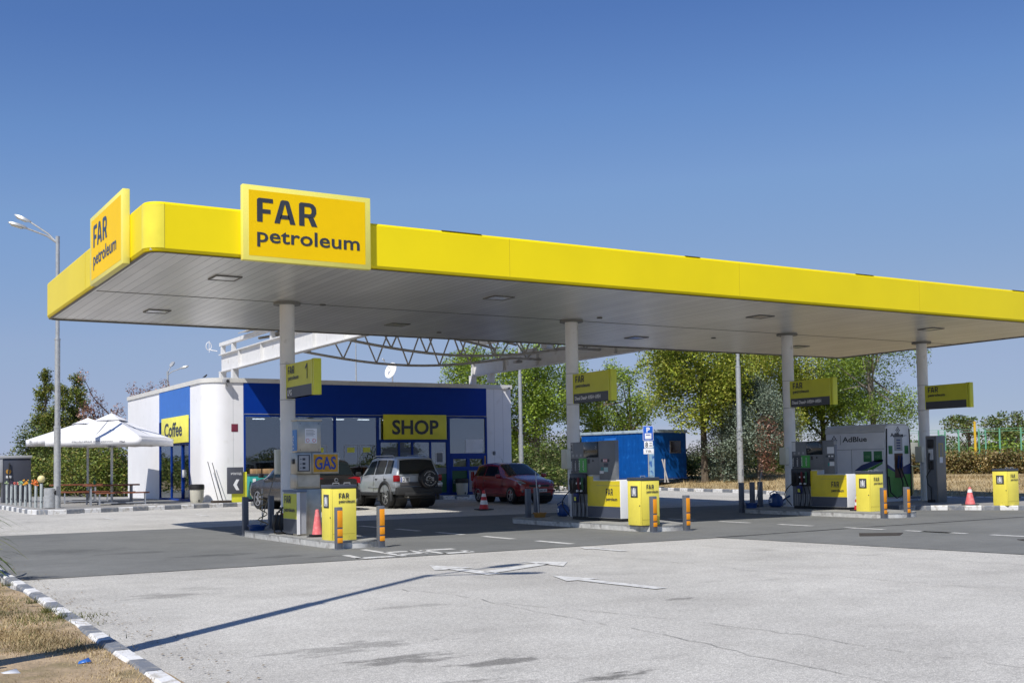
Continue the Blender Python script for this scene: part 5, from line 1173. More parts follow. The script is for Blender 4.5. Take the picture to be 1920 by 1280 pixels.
# --- silver off-roader, rear towards the viewer
SIL = mat('silver_car_paint', (.44, .47, .50), .3, metal=.5, var=.03, coat=.6)
suv = thing('parked_car', 'silver off-roader parked nose in, spare wheel on its tailgate', 'car', (12.72, 17.5, .1), PI/2, 'cars parked in front of the shop')
S, st, P = car_shell([(-2.08, .84, .52, .80, 1.04, .74, 1.06, 1.075), (-2.05, .875, .48, .80, 1.05, .76, 1.09, 1.10), (-1.84, .885, .46, .80, 1.07, .66, 1.62, 1.675), (-1.6, .89, .44, .80, 1.07, .67, 1.665, 1.725), (-.6, .90, .42, .78, 1.06, .68, 1.675, 1.745), (.15, .90, .42, .78, 1.05, .67, 1.64, 1.71), (.78, .895, .42, .78, 1.045, .78, 1.09, 1.16), (1.0, .89, .42, .78, 1.03, .78, 1.055, 1.10), (1.7, .87, .44, .76, .97, .72, 1.0, 1.03), (2.0, .84, .46, .72, .88, .66, .93, .95), (2.1, .78, .5, .7, .80, .6, .82, .84)])
body = build_body(S, P, SIL, suv, ((-1.3, .37), (1.26, .37)), .44)
for q in ([(-1.72, 4.14), (-1.22, 4.12), (-1.22, 4.9), (-1.66, 4.88)], [(-1.13, 4.12), (-.42, 4.10), (-.42, 4.9), (-1.13, 4.9)], [(-.33, 4.10), (.52, 4.12), (.14, 4.86), (-.33, 4.9)]):
    patch('side_window', P, q, CGS, suv, sd=1); patch('side_window', P, q, CGS, suv, sd=-1)
for (x0, x1, nm, m_) in ((-2.035, -1.86, 'rear_window', CGL), (.70, .20, 'windscreen', CGL)):
    b = MB(); v = []; N = 8
    for j in range(N+1):
        x = x0+(x1-x0)*j/N
        for i in range(N+1):
            yy = -1+2*i/N; sd_ = 1 if yy > 0 else -1; p = P(x, 7-1.75*abs(yy), sd_, 0); p.x += (-.012 if x < 0 else .008); p.z += .004; v.append(p)
    b.add(v, [(j*(N+1)+i, j*(N+1)+i+1, (j+1)*(N+1)+i+1, (j+1)*(N+1)+i) for j in range(N) for i in range(N)]); b.build(nm, m_, suv, smooth=1.2)
b = MB(); b.bbox(-2.18, -1.98, -.86, .86, .44, .70, .05); b.bbox(-2.20, -2.0, -.55, .55, .40, .52, .03); b.build('rear_bumper', TRIM, suv)
b = MB(); b.bbox(-2.14, -1.86, .70, .895, .68, .84, .03); b.bbox(-2.14, -1.86, -.895, -.70, .68, .84, .03); b.build('bumper_corner', SIL, suv)
for sd in (1, -1):
    b = MB(); b.bbox(-2.10, -1.93, sd*.79-.095, sd*.79+.095, .88, 1.10, .02); b.build('tail_light', mat('tail_red', (.28, .01, .015), .15), suv)
    for (wx) in (-1.3, 1.26):
        b = MB(); b.tube([(wx+.49*math.cos(a), sd*.885, .37+.49*math.sin(a)) for a in [k*PI/12 for k in range(-1, 14)]], .06, 8); b.build('arch_trim', TRIM, suv)
        wheel(suv, wx, sd*.77, .355, sd, .22)
    b = MB(); b.bbox(-.82, .78, sd*.87-.02, sd*.87+.02, .40, .50, .01); b.build('sill_trim', TRIM, suv)
    b = MB(); b.bbox(-.95, .05, sd*.905-.008, sd*.905+.008, .66, .71, .004); b.build('door_strip', SIL, suv)
    b = MB(); b.tube([(-1.55, sd*.62, 1.70), (-1.4, sd*.62, 1.76), (0, sd*.62, 1.765), (.2, sd*.62, 1.70)], .018); b.build('roof_rail', SIL, suv)
    mirror(suv, .62, sd*.86, 1.12, sd, TRIM)
    for x in (-.38, -1.18, .80):
        b = MB(); b.tube([P(x, t, sd, .003) for t in (2, 2.5, 3, 3.5, 4)], .005, 5); b.build('door_gap', TRIM, suv)
    for x in (-.55, -1.05+.95-1.15):
        b = MB(); b.bbox(x-.09, x+.02, sd*.885-.015, sd*.885+.03, .94, .985, .01); b.build('door_handle', TRIM, suv)
b = MB(); b.tube([(-2.045, -.72, 1.08), (-1.86, -.62, 1.60), (-1.84, 0, 1.655), (-1.86, .62, 1.60), (-2.045, .72, 1.08)], .022); b.build('tailgate_edge', SIL, suv)
b = MB(); b.cyl((-2.30, -.32, .97), (-2.06, -.32, .97), .335, n=34); s = len(b.v); b.cyl((-2.325, -.32, .97), (-2.30, -.32, .97), .30, .335, n=34); sw = b.build('spare_wheel_cover', mat('cover_vinyl', (.012, .012, .014), .35), suv)
b = MB()
for k in range(26):
    a = k/26*2*PI
    if 1.5 < k % 13 < 11: b.box(-2.330, -2.325, -.32+.235*math.cos(a)-.014, -.32+.235*math.cos(a)+.014, .97+.235*math.sin(a)-.018, .97+.235*math.sin(a)+.018)
rnd = random.Random(3)
for k in range(24):
    a = rnd.uniform(0, 2*PI); q = rnd.uniform(0, .15); s_ = rnd.uniform(.015, .04); b.box(-2.330, -2.325, -.32+q*math.cos(a)-s_, -.32+q*math.cos(a)+s_, .97+q*math.sin(a)-s_*.6, .97+q*math.sin(a)+s_*.6)
b.build('cover_print', mat('print_grey', (.4, .4, .4), .5), sw)
plate(suv, -2.085, .50, .86, .34, 'CB 1807', -1, .17)
b = MB(); b.bbox(-2.10, -2.06, .28, .74, 1.06, 1.10, .01); b.build('plate_lamp', SIL, suv)
b = MB(); b.bbox(-2.12, -1.9, -.8, .8, .72, .86, .02); b.build('lower_tailgate', mat('lower_tail', (.06, .06, .065), .5), suv)
b = MB(); b.cyl((-2.2, .45, .36), (-1.9, .45, .38), .03, n=10); b.build('exhaust', STL, suv)
b = MB(); b.bbox(-1.95, 1.9, -.7, .7, .30, .46, .03); b.build('underbody', BLK, suv)

# --- small red hatchback, nose towards the viewer
REDC = mat('red_car_paint', (.27, .010, .014), .22, metal=.15, var=.03, coat=.8)
red = thing('parked_car', 'small dark red hatchback parked with its nose towards the forecourt', 'car', (17.50, 17.15, .1), -PI/2-.03, 'cars parked in front of the shop')
S, st, P = car_shell([(-1.90, .70, .36, .6, .86, .60, .88, .90), (-1.86, .76, .30, .62, .90, .64, .96, .98), (-1.62, .81, .26, .62, .93, .56, 1.34, 1.40), (-1.3, .825, .25, .62, .94, .57, 1.39, 1.455), (-.5, .83, .24, .62, .93, .58, 1.41, 1.48), (.05, .83, .24, .62, .92, .57, 1.38, 1.44), (.98, .82, .24, .62, .90, .68, .93, .99), (1.2, .81, .24, .62, .87, .68, .89, .935), (1.6, .78, .26, .60, .78, .60, .80, .84), (1.82, .70, .28, .56, .68, .52, .71, .74), (1.92, .58, .30, .52, .60, .45, .62, .64)])
build_body(S, P, REDC, red, ((-1.23, .30), (1.23, .30)), .345)
for sd in (1, -1):
    patch('side_window', P, [(-1.52, 4.12), (-.85, 4.10), (-.85, 4.88), (-1.40, 4.80)], CGS, red, sd); patch('side_window', P, [(-.76, 4.10), (.55, 4.12), (-.02, 4.85), (-.76, 4.88)], CGS, red, sd)
    for wx in (-1.23, 1.23): wheel(red, wx, sd*.73, .30, sd, .18)
    mirror(red, .62, sd*.82, .95, sd, REDC)
    b = MB(); b.tube([P(x, t, sd, .003) for x, t in ((-.80, 2), (-.80, 3), (-.80, 4))], .005, 5); b.tube([P(x, t, sd, .003) for x, t in ((.62, 2), (.66, 3), (.62, 4))], .005, 5); b.build('door_gap', TRIM, red)
    b = MB(); b.bbox(-.70, -.55, sd*.815-.01, sd*.815+.025, .80, .84, .01); b.build('door_handle', REDC, red)
    hl = patch('headlight', P, [(1.50, 4.35), (1.80, 3.55), (1.84, 5.15), (1.62, 5.25)], mat('headlight_glass', (.45, .47, .50), .08, spec=.9, metal=.4), red, sd, .008)
    b = MB()
    for (xx, t) in ((1.68, 4.3), (1.77, 4.4)):
        p = P(xx, t, sd, .012); b.lathe([(.001, .0), (.035, .004), (.05, .012)], p, n=10)
    b.build('lamp_ring', ALLOY, hl)
    b = MB(); b.cyl(P(1.84, 2.3, sd, .0), P(1.88, 2.3, sd, .02), .045, n=12); b.build('fog_lamp', MGR, red)
    b = MB(); b.bbox(-1.88, -1.74, sd*.74-.05, sd*.74+.05, .80, 1.15, .02); b.build('tail_light', mat('tail_red', (0, 0, 0)), red)
for (x0, x1, nm) in ((.90, .10, 'windscreen'), (-1.82, -1.66, 'rear_window')):
    b = MB(); v = []; N = 8
    for j in range(N+1):
        x = x0+(x1-x0)*j/N
        for i in range(N+1):
            yy = -1+2*i/N; p = P(x, 7-1.85*abs(yy), 1 if yy > 0 else -1, 0); p.x += (.008 if x > -.5 else -.01); p.z += .006; v.append(p)
    b.add(v, [(j*(N+1)+i, j*(N+1)+i+1, (j+1)*(N+1)+i+1, (j+1)*(N+1)+i) for j in range(N) for i in range(N)]); ws = b.build(nm, CGL, red, smooth=1.2)
    if x0 > 0: b = MB(); b.cyl((.45, -.2, 1.25), (.50, -.2, 1.05), .012); b.build('hanging_tag', PAPER, ws)
b = MB(); b.bbox(1.84, 1.93, -.42, .42, .575, .66, .02); g1 = b.build('grille', TRIM, red); b = MB(); b.cyl((1.93, 0, .62), (1.94, 0, .62), .045, n=16); b.build('badge', ALLOY, g1)
b = MB(); b.bbox(1.78, 1.945, -.60, .60, .42, .56, .04); b.build('front_bumper', REDC, red)
b = MB(); b.bbox(1.76, 1.93, -.50, .50, .26, .38, .03); b.build('lower_intake', TRIM, red)
plate(red, 1.955, .05, .40, .5, 'KH 2961 BT', 1)
b = MB(); b.bbox(-1.7, 1.7, -.62, .62, .20, .30, .03); b.build('underbody', BLK, red)
b = MB(); b.tube([(-.9, .1, 1.47), (-1.0, .1, 1.62)], .006); b.build('aerial', BLK, red)

# --- dark family car, mostly hidden by the LPG pump
DKC = mat('dark_car_paint', (.035, .032, .032), .2, metal=.4, var=.03, coat=.8)
vw = thing('parked_car', 'dark brown tall estate car behind the leftmost column and LPG pump', 'car', (9.5, 17.9, .1), PI/2+.13, 'cars parked in front of the shop')
S, st, P = car_shell([(-2.34, .80, .42, .72, .98, .70, 1.0, 1.02), (-2.28, .88, .36, .74, 1.02, .74, 1.08, 1.10), (-1.95, .93, .32, .74, 1.05, .66, 1.56, 1.63), (-1.5, .94, .32, .74, 1.05, .67, 1.62, 1.70), (-.5, .95, .32, .74, 1.03, .69, 1.65, 1.73), (.2, .95, .32, .74, 1.02, .67, 1.61, 1.69), (1.15, .94, .32, .74, 1.01, .80, 1.05, 1.12), (1.5, .93, .32, .74, .99, .78, 1.02, 1.06), (2.05, .90, .34, .70, .90, .72, .93, .96), (2.32, .80, .38, .66, .78, .6, .80, .82)])
build_body(S, P, DKC, vw, ((-1.42, .37), (1.42, .37)), .43)
for sd in (1, -1):
    for q in ([(-1.95, 4.2), (-1.35, 4.12), (-1.35, 4.88), (-1.85, 4.8)], [(-1.26, 4.12), (-.35, 4.10), (-.35, 4.9), (-1.26, 4.88)], [(-.26, 4.10), (.85, 4.12), (.22, 4.85), (-.26, 4.9)]): patch('side_window', P, q, CGS, vw, sd)
    for wx in (-1.42, 1.42): wheel(vw, wx, sd*.83, .365, sd, .23)
    mirror(vw, .85, sd*.93, 1.12, sd, DKC)
    b = MB(); b.prism([(sd*.46, .92), (sd*.92, .86), (sd*.92, 1.06), (sd*.72, 1.08), (sd*.44, 1.03)], 'x', -2.33, -2.12); b.build('tail_light', mat('tail_bright_red', (.45, .012, .02), .15), vw)
    b = MB(); b.tube([(-1.5, sd*.62, 1.67), (-1.3, sd*.63, 1.75), (.1, sd*.63, 1.75), (.35, sd*.6, 1.64)], .02); b.build('roof_rail', ALLOY, vw)
b = MB(); v = []; N = 8
for j in range(N+1):
    x = -2.25+(.27)*j/N
    for i in range(N+1):
        yy = -1+2*i/N; p = P(x, 7-1.7*abs(yy), 1 if yy > 0 else -1, 0); p.x -= .012; p.z += .004; v.append(p)
b.add(v, [(j*(N+1)+i, j*(N+1)+i+1, (j+1)*(N+1)+i+1, (j+1)*(N+1)+i) for j in range(N) for i in range(N)]); b.build('rear_window', CGL, vw, smooth=1.2)
b = MB(); b.bbox(-2.42, -2.15, -.88, .88, .36, .66, .05); b.build('rear_bumper', TRIM, vw)
b = MB(); b.cyl((-2.36, 0, .98), (-2.30, 0, .98), .065, n=20); bg = b.build('badge', ALLOY, vw); b = MB(); b.cyl((-2.364, 0, .98), (-2.358, 0, .98), .045, n=20); b.build('badge_centre', DKC, bg)
plate(vw, -2.345, 0, .72, .5, 'PB 4409 KA', -1)
b = MB(); b.bbox(-2.1, 2.1, -.7, .7, .26, .36, .03); b.build('underbody', BLK, vw)

# ================================================================== LAMP POSTS
def lamp_head(parent, p, d, L=.62):
    d = Vector(d).normalized(); p = Vector(p); s = d.cross(Vector((0, 0, 1))).normalized(); u = s.cross(d)
    b = MB(); v = []
    for f, w, h in ((0, .05, .04), (.15, .12, .07), (.5, .15, .08), (.9, .12, .05), (1, .06, .02)):
        for a, c in ((-1, -.35), (1, -.35), (.8, .8), (-.8, .8)): v.append(p+d*L*f+s*w*a+u*h*c)
    b.add(v, [(i*4+k, i*4+(k+1) % 4, (i+1)*4+(k+1) % 4, (i+1)*4+k) for i in range(4) for k in range(4)]+[(0, 1, 2, 3), (16, 17, 18, 19)]); h_ = b.build('lamp_head', mat('lamp_grey', (.45, .46, .46), .4, metal=.3), parent)
    b = MB(); c = p+d*L*.55-u*.035; b.add([c-d*.22-s*.11, c+d*.22-s*.10, c+d*.22+s*.10, c-d*.22+s*.11, c-u*.05-d*.15, c-u*.05+d*.15], [(0, 1, 5, 4), (3, 4, 5, 2), (0, 4, 3), (1, 2, 5)]); b.build('lamp_glass', mat('lens_glass', (.6, .62, .6), .1), h_)
def lamp_post(label, loc, h, arms, r=.11, base=0, lean=(0, 0)):
    t = thing('street_lamp', label, 'street lamp', loc)
    b = MB(); T = lambda z: (lean[0]*z/h, lean[1]*z/h, z)
    b.tube([T(0), T(h*.30), T(h*.301), T(h*.62), T(h*.621), T(h)], [r, r, r*.8, r*.8, r*.6, r*.6], 16); b.build('pole', GAL, t)
    b = MB(); b.cyl(T(h*.30-.04), T(h*.30+.03), r*1.06, n=16); b.build('joint_ring', GAL, t); b = MB(); b.cyl(T(h*.62-.03), T(h*.62+.03), r*.9, n=16); b.build('joint_ring', GAL, t); b = MB(); b.box(-.05, .05, -r-.012, -r+.02, .5, .8); b.build('service_hatch', MGR, t)
    for d, L in arms:
        d = Vector(d); a = Vector(T(h-.25)); e = a+d*L
        b = MB(); b.tube([a, a+d*L*.35+Vector((0, 0, .08)), e], .032, 8); b.build('arm', GAL, t); lamp_head(t, e, (d.x, d.y, d.z*.6))
    return t
# heads measured: 1.3 m out to the left and up
lamp_post('tall galvanised double street lamp at the pavement corner left of the parasols', (2.42, 22.65, .2), 9.5, (((-.84, .20, .42), 1.15), ((-.70, .42, .66), 1.15)), r=.115)
lamp_post('galvanised double street lamp standing behind the shop roof', (14.9, 56.3, -.3), 8.3, (((.75, -.45, .45), .9), ((.3, .4, .6), 1.0)), r=.11)
x, y = at(978, 58); lamp_post('pale thin lamp pole right of the shop, in front of the green trees', (x, y, .1), 9.6, (((.8, .2, .4), 1.2),), r=.12)
x, y = at(1389, 55); lamp_post('tall galvanised lamp pole standing on the verge in front of the blue-green conifer', (x, y, .3), 9.3, (((-.8, .2, .4), 1.2), ((.8, -.2, .4), 1.2)), r=.15)
lamp_post('street lamp at the near left whose shadow crosses the pale asphalt', (-4.1, -10.95, .1), 9.8, (((.92, .26, .6), 1.0), ((.55, -.60, .6), 1.0)), r=.12, lean=(-.3, .75))

# ================================================================== CABIN, SIGNS AND FENCE ON THE FAR VERGE
def P3(px, py, dep):
    d = fw+cr*((px-960)/FPX)-cu*((py-640-132.99)/FPX); return CPOS+d*dep
c0 = P3(1228, 903, 59); c1 = P3(1092, 903, 63.2)
ang = math.atan2(c1.y-c0.y, c1.x-c0.x)
cb_ = thing('site_cabin', 'blue metal site cabin with a pale roof edge under the yellow-green tree', 'cabin', (c0.x, c0.y, .62), ang)
LA = math.hypot(c1.x-c0.x, c1.y-c0.y); LB = 2.45
b = MB(); b.box(0, LA, -LB, 0, .08, 2.42)
x = .02
while x < LA: b.box(x, x+.02, 0, .012, .1, 2.4); x += .22
cbb = b.build('walls', CABM, cb_, smooth=0)
b = MB(); b.bbox(-.06, LA+.06, -LB-.06, .06, 2.42, 2.58, .02); b.build('roof_edge', mat('cabin_roof', (.36, .44, .50), .5, fac2=((.15, .2, .28), 2.5, .5, .7)), cb_)
b = MB(); b.box(-.05, LA+.05, -LB-.05, .05, 0, .08); b.build('base_frame', mat('cabin_base', (.01, .05, .2), .6), cb_)
b = MB(); b.bbox(2.75, 3.62, .015, .05, .12, 2.22, .01); dr = b.build('door', mat('cabin_door', (.01, .12, .45), .45), cb_)
b = MB(); b.box(2.9, 3.45, .05, .06, 1.25, 1.85); po = b.build('poster', mat('poster_blue', (.12, .45, .65), .5), dr); b = MB(); b.box(2.94, 3.41, .061, .064, 1.45, 1.75); b.build('poster_print', PAPER, po)
b = MB(); b.box(2.80, 2.84, .05, .09, 1.0, 1.15); b.build('handle', GAL, dr); b = MB(); b.box(2.73, 2.75, .01, .06, .1, 2.25); b.build('frame_edge', BLL, cb_)
b = MB(); b.box(.0, .35, .013, .02, .12, 1.75); b.build('worn_corner', mat('worn_pale_blue', (.22, .38, .52), .6, fac2=((.02, .1, .35), 3, .5, .6)), cb_)
b = MB(); b.box(-.03, 0, -LB*.82, -LB*.48, 1.35, 2.0); w_ = b.build('window', mat('window_frame_brown', (.14, .13, .13), .6), cb_); b = MB(); b.box(-.04, -.03, -LB*.79, -LB*.51, 1.4, 1.95); b.build('pane', mat('dark_pane', (.03, .02, .02), .1), w_)
x, y = at(1217, 56); ps = thing('parking_sign', 'blue parking sign with two white plates on a thin pole beside the blue cabin', 'sign', (x, y, .35), -math.radians(30))
b = MB(); b.cyl((0, .03, 0), (0, .03, 2.95), .03, n=10); b.build('pole', GAL, ps)
b = MB(); b.bbox(-.26, .26, -.01, .012, 2.22, 2.95, .006); pa = b.build('parking_plate', mat('parking_blue', (.01, .10, .50), .4), ps)
b = MB(); b.box(-.255, .255, -.012, -.0095, 2.225, 2.24); b.box(-.255, .255, -.012, -.0095, 2.93, 2.945); b.box(-.255, -.24, -.012, -.0095, 2.24, 2.93); b.box(.24, .255, -.012, -.0095, 2.24, 2.93); b.box(-.16, .16, -.012, -.0095, 2.30, 2.58); b.build('white_border', PAPER, pa)
text('lettering', 'P', (-.08, -.013, 2.63), FRONT, .17, .24, PAPER, pa, .03); b = MB(); b.box(-.11, .11, -.0145, -.012, 2.48, 2.52); b.build('print', BLU, pa)
b = MB(); b.bbox(-.20, .22, -.012, .012, 1.85, 2.19, .004); pl = b.build('hours_plate', PAPER, ps); text('lettering', '8', (-.15, -.014, 1.89), FRONT, .13, .26, INK, pl, .02)
b = MB(); b.box(.05, .18, -.014, -.0115, 2.08, 2.11); b.box(.05, .18, -.014, -.0115, 1.95, 1.99); b.build('print', INK, pl)
b = MB(); b.bbox(-.24, .26, -.012, .012, 1.56, 1.82, .004); pl = b.build('text_plate', PAPER, ps); text('lettering', 'TIR', (-.15, -.014, 1.63), FRONT, .3, .12, MGR, pl, .02)
for k, (px, py0, dpt, lean) in enumerate(((1247, 903, 57, .0), (1253, 903, 56.8, .35))):
    x, y = at(px, dpt); b = MB(); b.cyl((0, 0, 0), (-lean*.8, lean*.3, 1.15), .035, n=8); b.cyl((0, 0, 0), (0, 0, .03), .06, n=8); o = b.build('timber_stake', mat('pale_timber', (.45, .43, .40), .7)); o.location = (x, y, .5); tag(o, ('upright pale stake in front of the blue cabin', 'leaning pale stake in front of the blue cabin')[k], 'stake')
# green wire fence
FG = mat('fence_green', (.13, .36, .24), .6)
def fence(a, c, n, label):
    t = thing('wire_fence', label, 'fence', (a[0], a[1], .3)); dx, dy = c[0]-a[0], c[1]-a[1]
    for i in range(n+1):
        x, y = dx*i/n, dy*i/n
        b = MB(); b.cyl((x, y, 0), (x, y, 2.9), .05, n=8)
        if i % 2 == 0: b.cyl((x+.35, y-.2, 0), (x+.35, y-.2, 2.85), .05, n=8); b.cyl((x, y, 2.6), (x+.35, y-.2, 2.6), .03, n=6)
        b.build('fence_post', FG, t)
    b = MB(); L = math.hypot(dx, dy); ux, uy = dx/L, dy/L
    for z in (2.75, 2.9): b.beam((0, 0, z), (dx, dy, z), .015, .02)
    b.build('top_wire', FG, t)
    b = MB(); k = int(L/.45)
    for z in [.2+.4*j for j in range(6)]: b.beam((0, 0, z), (dx, dy, z), .005, .006)
    for i in range(k): x, y = dx*i/k, dy*i/k; b.beam((x, y, .1), (x, y, 2.4), .005, .005)
    b.build('mesh_panel', FG, t, smooth=0)
fa = at(1690, 72); fb = at(2000, 66)
fence(fa, fb, 8, 'green wire mesh fence behind the brown hedge at the right')
x, y = at(1831, 66); yp_ = thing('yellow_post', 'thin yellow post with a small top in front of the green fence', 'post', (x, y, .3)); b = MB(); b.cyl((0, 0, 0), (0, 0, 3.2), .07, n=10); b.build('pole', mat('post_yellow', (.65, .42, .03), .5), yp_); b = MB(); b.cyl((0, 0, 3.2), (0, 0, 3.26), .08, n=10); b.build('cap', mat('post_yellow', (0, 0, 0)), yp_)
x, y = at(1718, 62); bb = thing('notice_board', 'pale grey-green board behind the AdBlue tank by the hedge', 'board', (x, y, .4)); b = MB(); b.bbox(-.5, .2, -.03, .03, .9, 1.95, .01); b.build('board', mat('board_pale', (.36, .37, .32), .7), bb); b = MB(); b.cyl((-.3, 0, 0), (-.3, 0, .9), .03); b.cyl((.05, 0, 0), (.05, 0, .9), .03); b.build('leg', GAL, bb)
x, y = at(1714, 42); hp_ = thing('hoop_barrier', 'pale yellow tube hoop barrier between the AdBlue tank and the last column', 'barrier', (x, y, .2), -math.radians(45)); b = MB(); b.tube([(-.65, 0, 0), (-.65, 0, .85), (-.55, 0, .98), (.15, 0, .98), (.25, 0, .85), (.25, 0, 0)], .035, 8); b.build('hoop', mat('hoop_yellow', (.72, .62, .25), .5), hp_); b = MB(); b.cyl((-.05, 0, 0), (-.05, 0, .98), .03); b.build('upright', mat('hoop_yellow', (0, 0, 0)), hp_)

# ================================================================== VEGETATION
def leaves(name, clumps, per, size, m, parent, seed=0, flat=.6):
    """small leaf sprays scattered through clumps: list of (x, y, z, rx, ry, rz)"""
    r = np.random.default_rng(seed); C = []
    for (x, y, z, rx, ry, rz_) in clumps:
        n = max(8, int(per*(rx*ry*rz_)**(2/3)))
        d = r.normal(size=(n, 3)); d /= np.linalg.norm(d, axis=1)[:, None]; q = r.random(n)**.45
        C.append(np.stack([x+d[:, 0]*rx*q, y+d[:, 1]*ry*q, z+d[:, 2]*rz_*q], 1))
    C = np.concatenate(C); n = len(C)
    nrm = r.normal(size=(n, 3)); nrm[:, 2] = np.abs(nrm[:, 2])+flat; nrm /= np.linalg.norm(nrm, axis=1)[:, None]
    t = np.cross(nrm, r.normal(size=(n, 3))); t /= np.linalg.norm(t, axis=1)[:, None]; bt = np.cross(nrm, t)
    s = size*(.55+.7*r.random(n))[:, None]; asp = (.45+.3*r.random(n))[:, None]
    V = np.stack([C+t*s, C+bt*s*asp+nrm*s*.12, C-t*s, C-bt*s*asp-nrm*s*.1], 1).reshape(-1, 3)
    me = bpy.data.meshes.new(name); me.vertices.add(4*n); me.vertices.foreach_set('co', V.astype(np.float32).ravel())
    me.loops.add(4*n); me.loops.foreach_set('vertex_index', np.arange(4*n, dtype=np.int32)); me.polygons.add(n)
    me.polygons.foreach_set('loop_start', np.arange(0, 4*n, 4, dtype=np.int32)); me.materials.append(m); me.update(); me.validate()
    return link(name, me, parent)
BARK = mat('bark', (.12, .095, .07), .9, var=.3, vscale=6, bump=.6); BARKG = mat('grey_bark', (.22, .19, .16), .9, var=.3, bump=.6)
LM_GREEN = leaf_mat('leaves_lime_green', [(.11, .19, .02), (.19, .28, .03), (.27, .36, .045), (.33, .40, .06)]) if 1 else leaf_mat('x', [(0.077, 0.168, 0.017), (0.140, 0.266, 0.028), (0.224, 0.350, 0.042), (0.280, 0.378, 0.056)])
LM_YEL = leaf_mat('leaves_yellowing', [(.15, .22, .022), (.24, .31, .035), (.33, .38, .05), (.42, .42, .07), (.28, .28, .05)]) if 1 else leaf_mat('x', [(0.112, 0.168, 0.021), (0.224, 0.280, 0.035), (0.364, 0.350, 0.056), (0.476, 0.378, 0.084), (0.280, 0.168, 0.042)])
LM_BLUE = leaf_mat('needles_blue', [(.09, .13, .09), (.17, .22, .16), (.26, .31, .24), (.13, .15, .09)], .1)
LM_CYP = leaf_mat('cypress_foliage', [(.07, .11, .018), (.12, .17, .025), (.19, .22, .035), (.24, .20, .05)], .1) if 1 else leaf_mat('x', [(0.042, 0.084, 0.011), (0.084, 0.140, 0.017), (0.154, 0.182, 0.028), (0.224, 0.168, 0.035)], .1)
LM_DEAD = leaf_mat('dead_needles', [(0.140, 0.063, 0.042), (0.266, 0.140, 0.098), (0.392, 0.238, 0.182)], .1)
LM_BUSH = leaf_mat('bush_foliage', [(0.049, 0.084, 0.021), (0.084, 0.133, 0.028), (0.140, 0.182, 0.042), (0.182, 0.168, 0.070)], .15)
LM_HEDGE = leaf_mat('hedge_brown', [(0.112, 0.084, 0.028), (0.210, 0.154, 0.056), (0.336, 0.252, 0.112), (0.126, 0.140, 0.035)], .1)
def crown_clumps(rng, cx, cy, cz, rx, ry, rz_, n, f=.34):
    out = []
    for _ in range(n):
        while True:
            d = np.array([rng.uniform(-1, 1) for _ in range(3)]); L = np.linalg.norm(d)
            if .25 < L <= 1: break
        k = rng.uniform(.7, 1.15); s = rng.uniform(.6, 1.25)*f
        out.append((cx+d[0]*rx*.86, cy+d[1]*ry*.86, cz+d[2]*rz_*.86, rx*s*k, ry*s*k, rz_*s*.8))
    return out
def tree(name, label, px, dep, base, h, rad, m, seed, n=26, per=780, size=.075, zc=None, rz_=None, trunk_r=.2, bark=BARK, group=None, sub=None):
    x, y = at(px, dep); t = thing(name, label, 'tree', (x, y, base), group=group); rng = random.Random(seed)
    rz_ = rz_ or h*.42; zc = zc or h-rz_
    cl = crown_clumps(rng, 0, 0, zc, rad, rad, rz_, n)
    b = MB(); b.tube([(0, 0, -.2), (rng.uniform(-.1, .1), 0, zc*.45), (rng.uniform(-.2, .2), .1, zc), (0, 0, zc+rz_*.6)], [trunk_r, trunk_r*.75, trunk_r*.5, trunk_r*.12], 9)
    for c in cl[:12]:
        z0 = rng.uniform(zc*.4, zc); b.tube([(0, 0, z0), (c[0]*.45, c[1]*.45, z0*.5+c[2]*.5), (c[0]*.9, c[1]*.9, c[2])], [trunk_r*.35, trunk_r*.2, .02], 6)
    b.build('trunk', bark, t); leaves('crown', cl, per, size, m, t, seed); return t
G1 = 'broad trees on the far verge'
tree('leafy_tree', 'bright green tree left of the thin lamp pole, just behind the shop corner', 905, 68, .3, 8.6, 3.6, LM_GREEN, 11, n=30, group=G1)
tree('leafy_tree', 'dense bright green tree right of the thin lamp pole', 1010, 66, .3, 9.3, 3.8, LM_GREEN, 12, n=34, group=G1)
tree('leafy_tree', 'deep green leafy tree behind the second column, over the left end of the blue cabin', 1128, 70, .3, 8.4, 3.3, LM_GREEN, 13, n=28, group=G1)
tree('leafy_tree', 'rounded green tree whose outline stands free against the sky above the cabin door', 1182, 72, .3, 7.9, 2.3, LM_GREEN, 14, n=18, group=G1)
tree('leafy_tree', 'large yellowing tree hanging over the right end of the blue cabin', 1322, 58.5, .5, 9.6, 3.5, LM_YEL, 15, n=50, per=760, zc=5.9, rz_=3.5, group=G1)
tree('leafy_tree', 'yellow-green tree behind the conifer, left of the third column', 1438, 68, .5, 10.2, 3.8, LM_YEL, 16, n=34, zc=5.6, rz_=4.8, group=G1)
tree('leafy_tree', 'green tree with a few yellow branches right behind the third column sign', 1545, 70, .5, 10.4, 3.8, LM_GREEN, 17, n=34, zc=6.0, rz_=4.8, group=G1)
tree('airy_tree', 'open crowned green tree behind the AdBlue tank with sky showing through', 1640, 66, .5, 10.2, 3.3, leaf_mat('leaves_fine_green', [(.10, .17, .025), (.18, .27, .04), (.28, .36, .06)], .3), 18, n=42, per=380, size=.07, zc=6.2, rz_=4.2, bark=BARKG, group=G1)
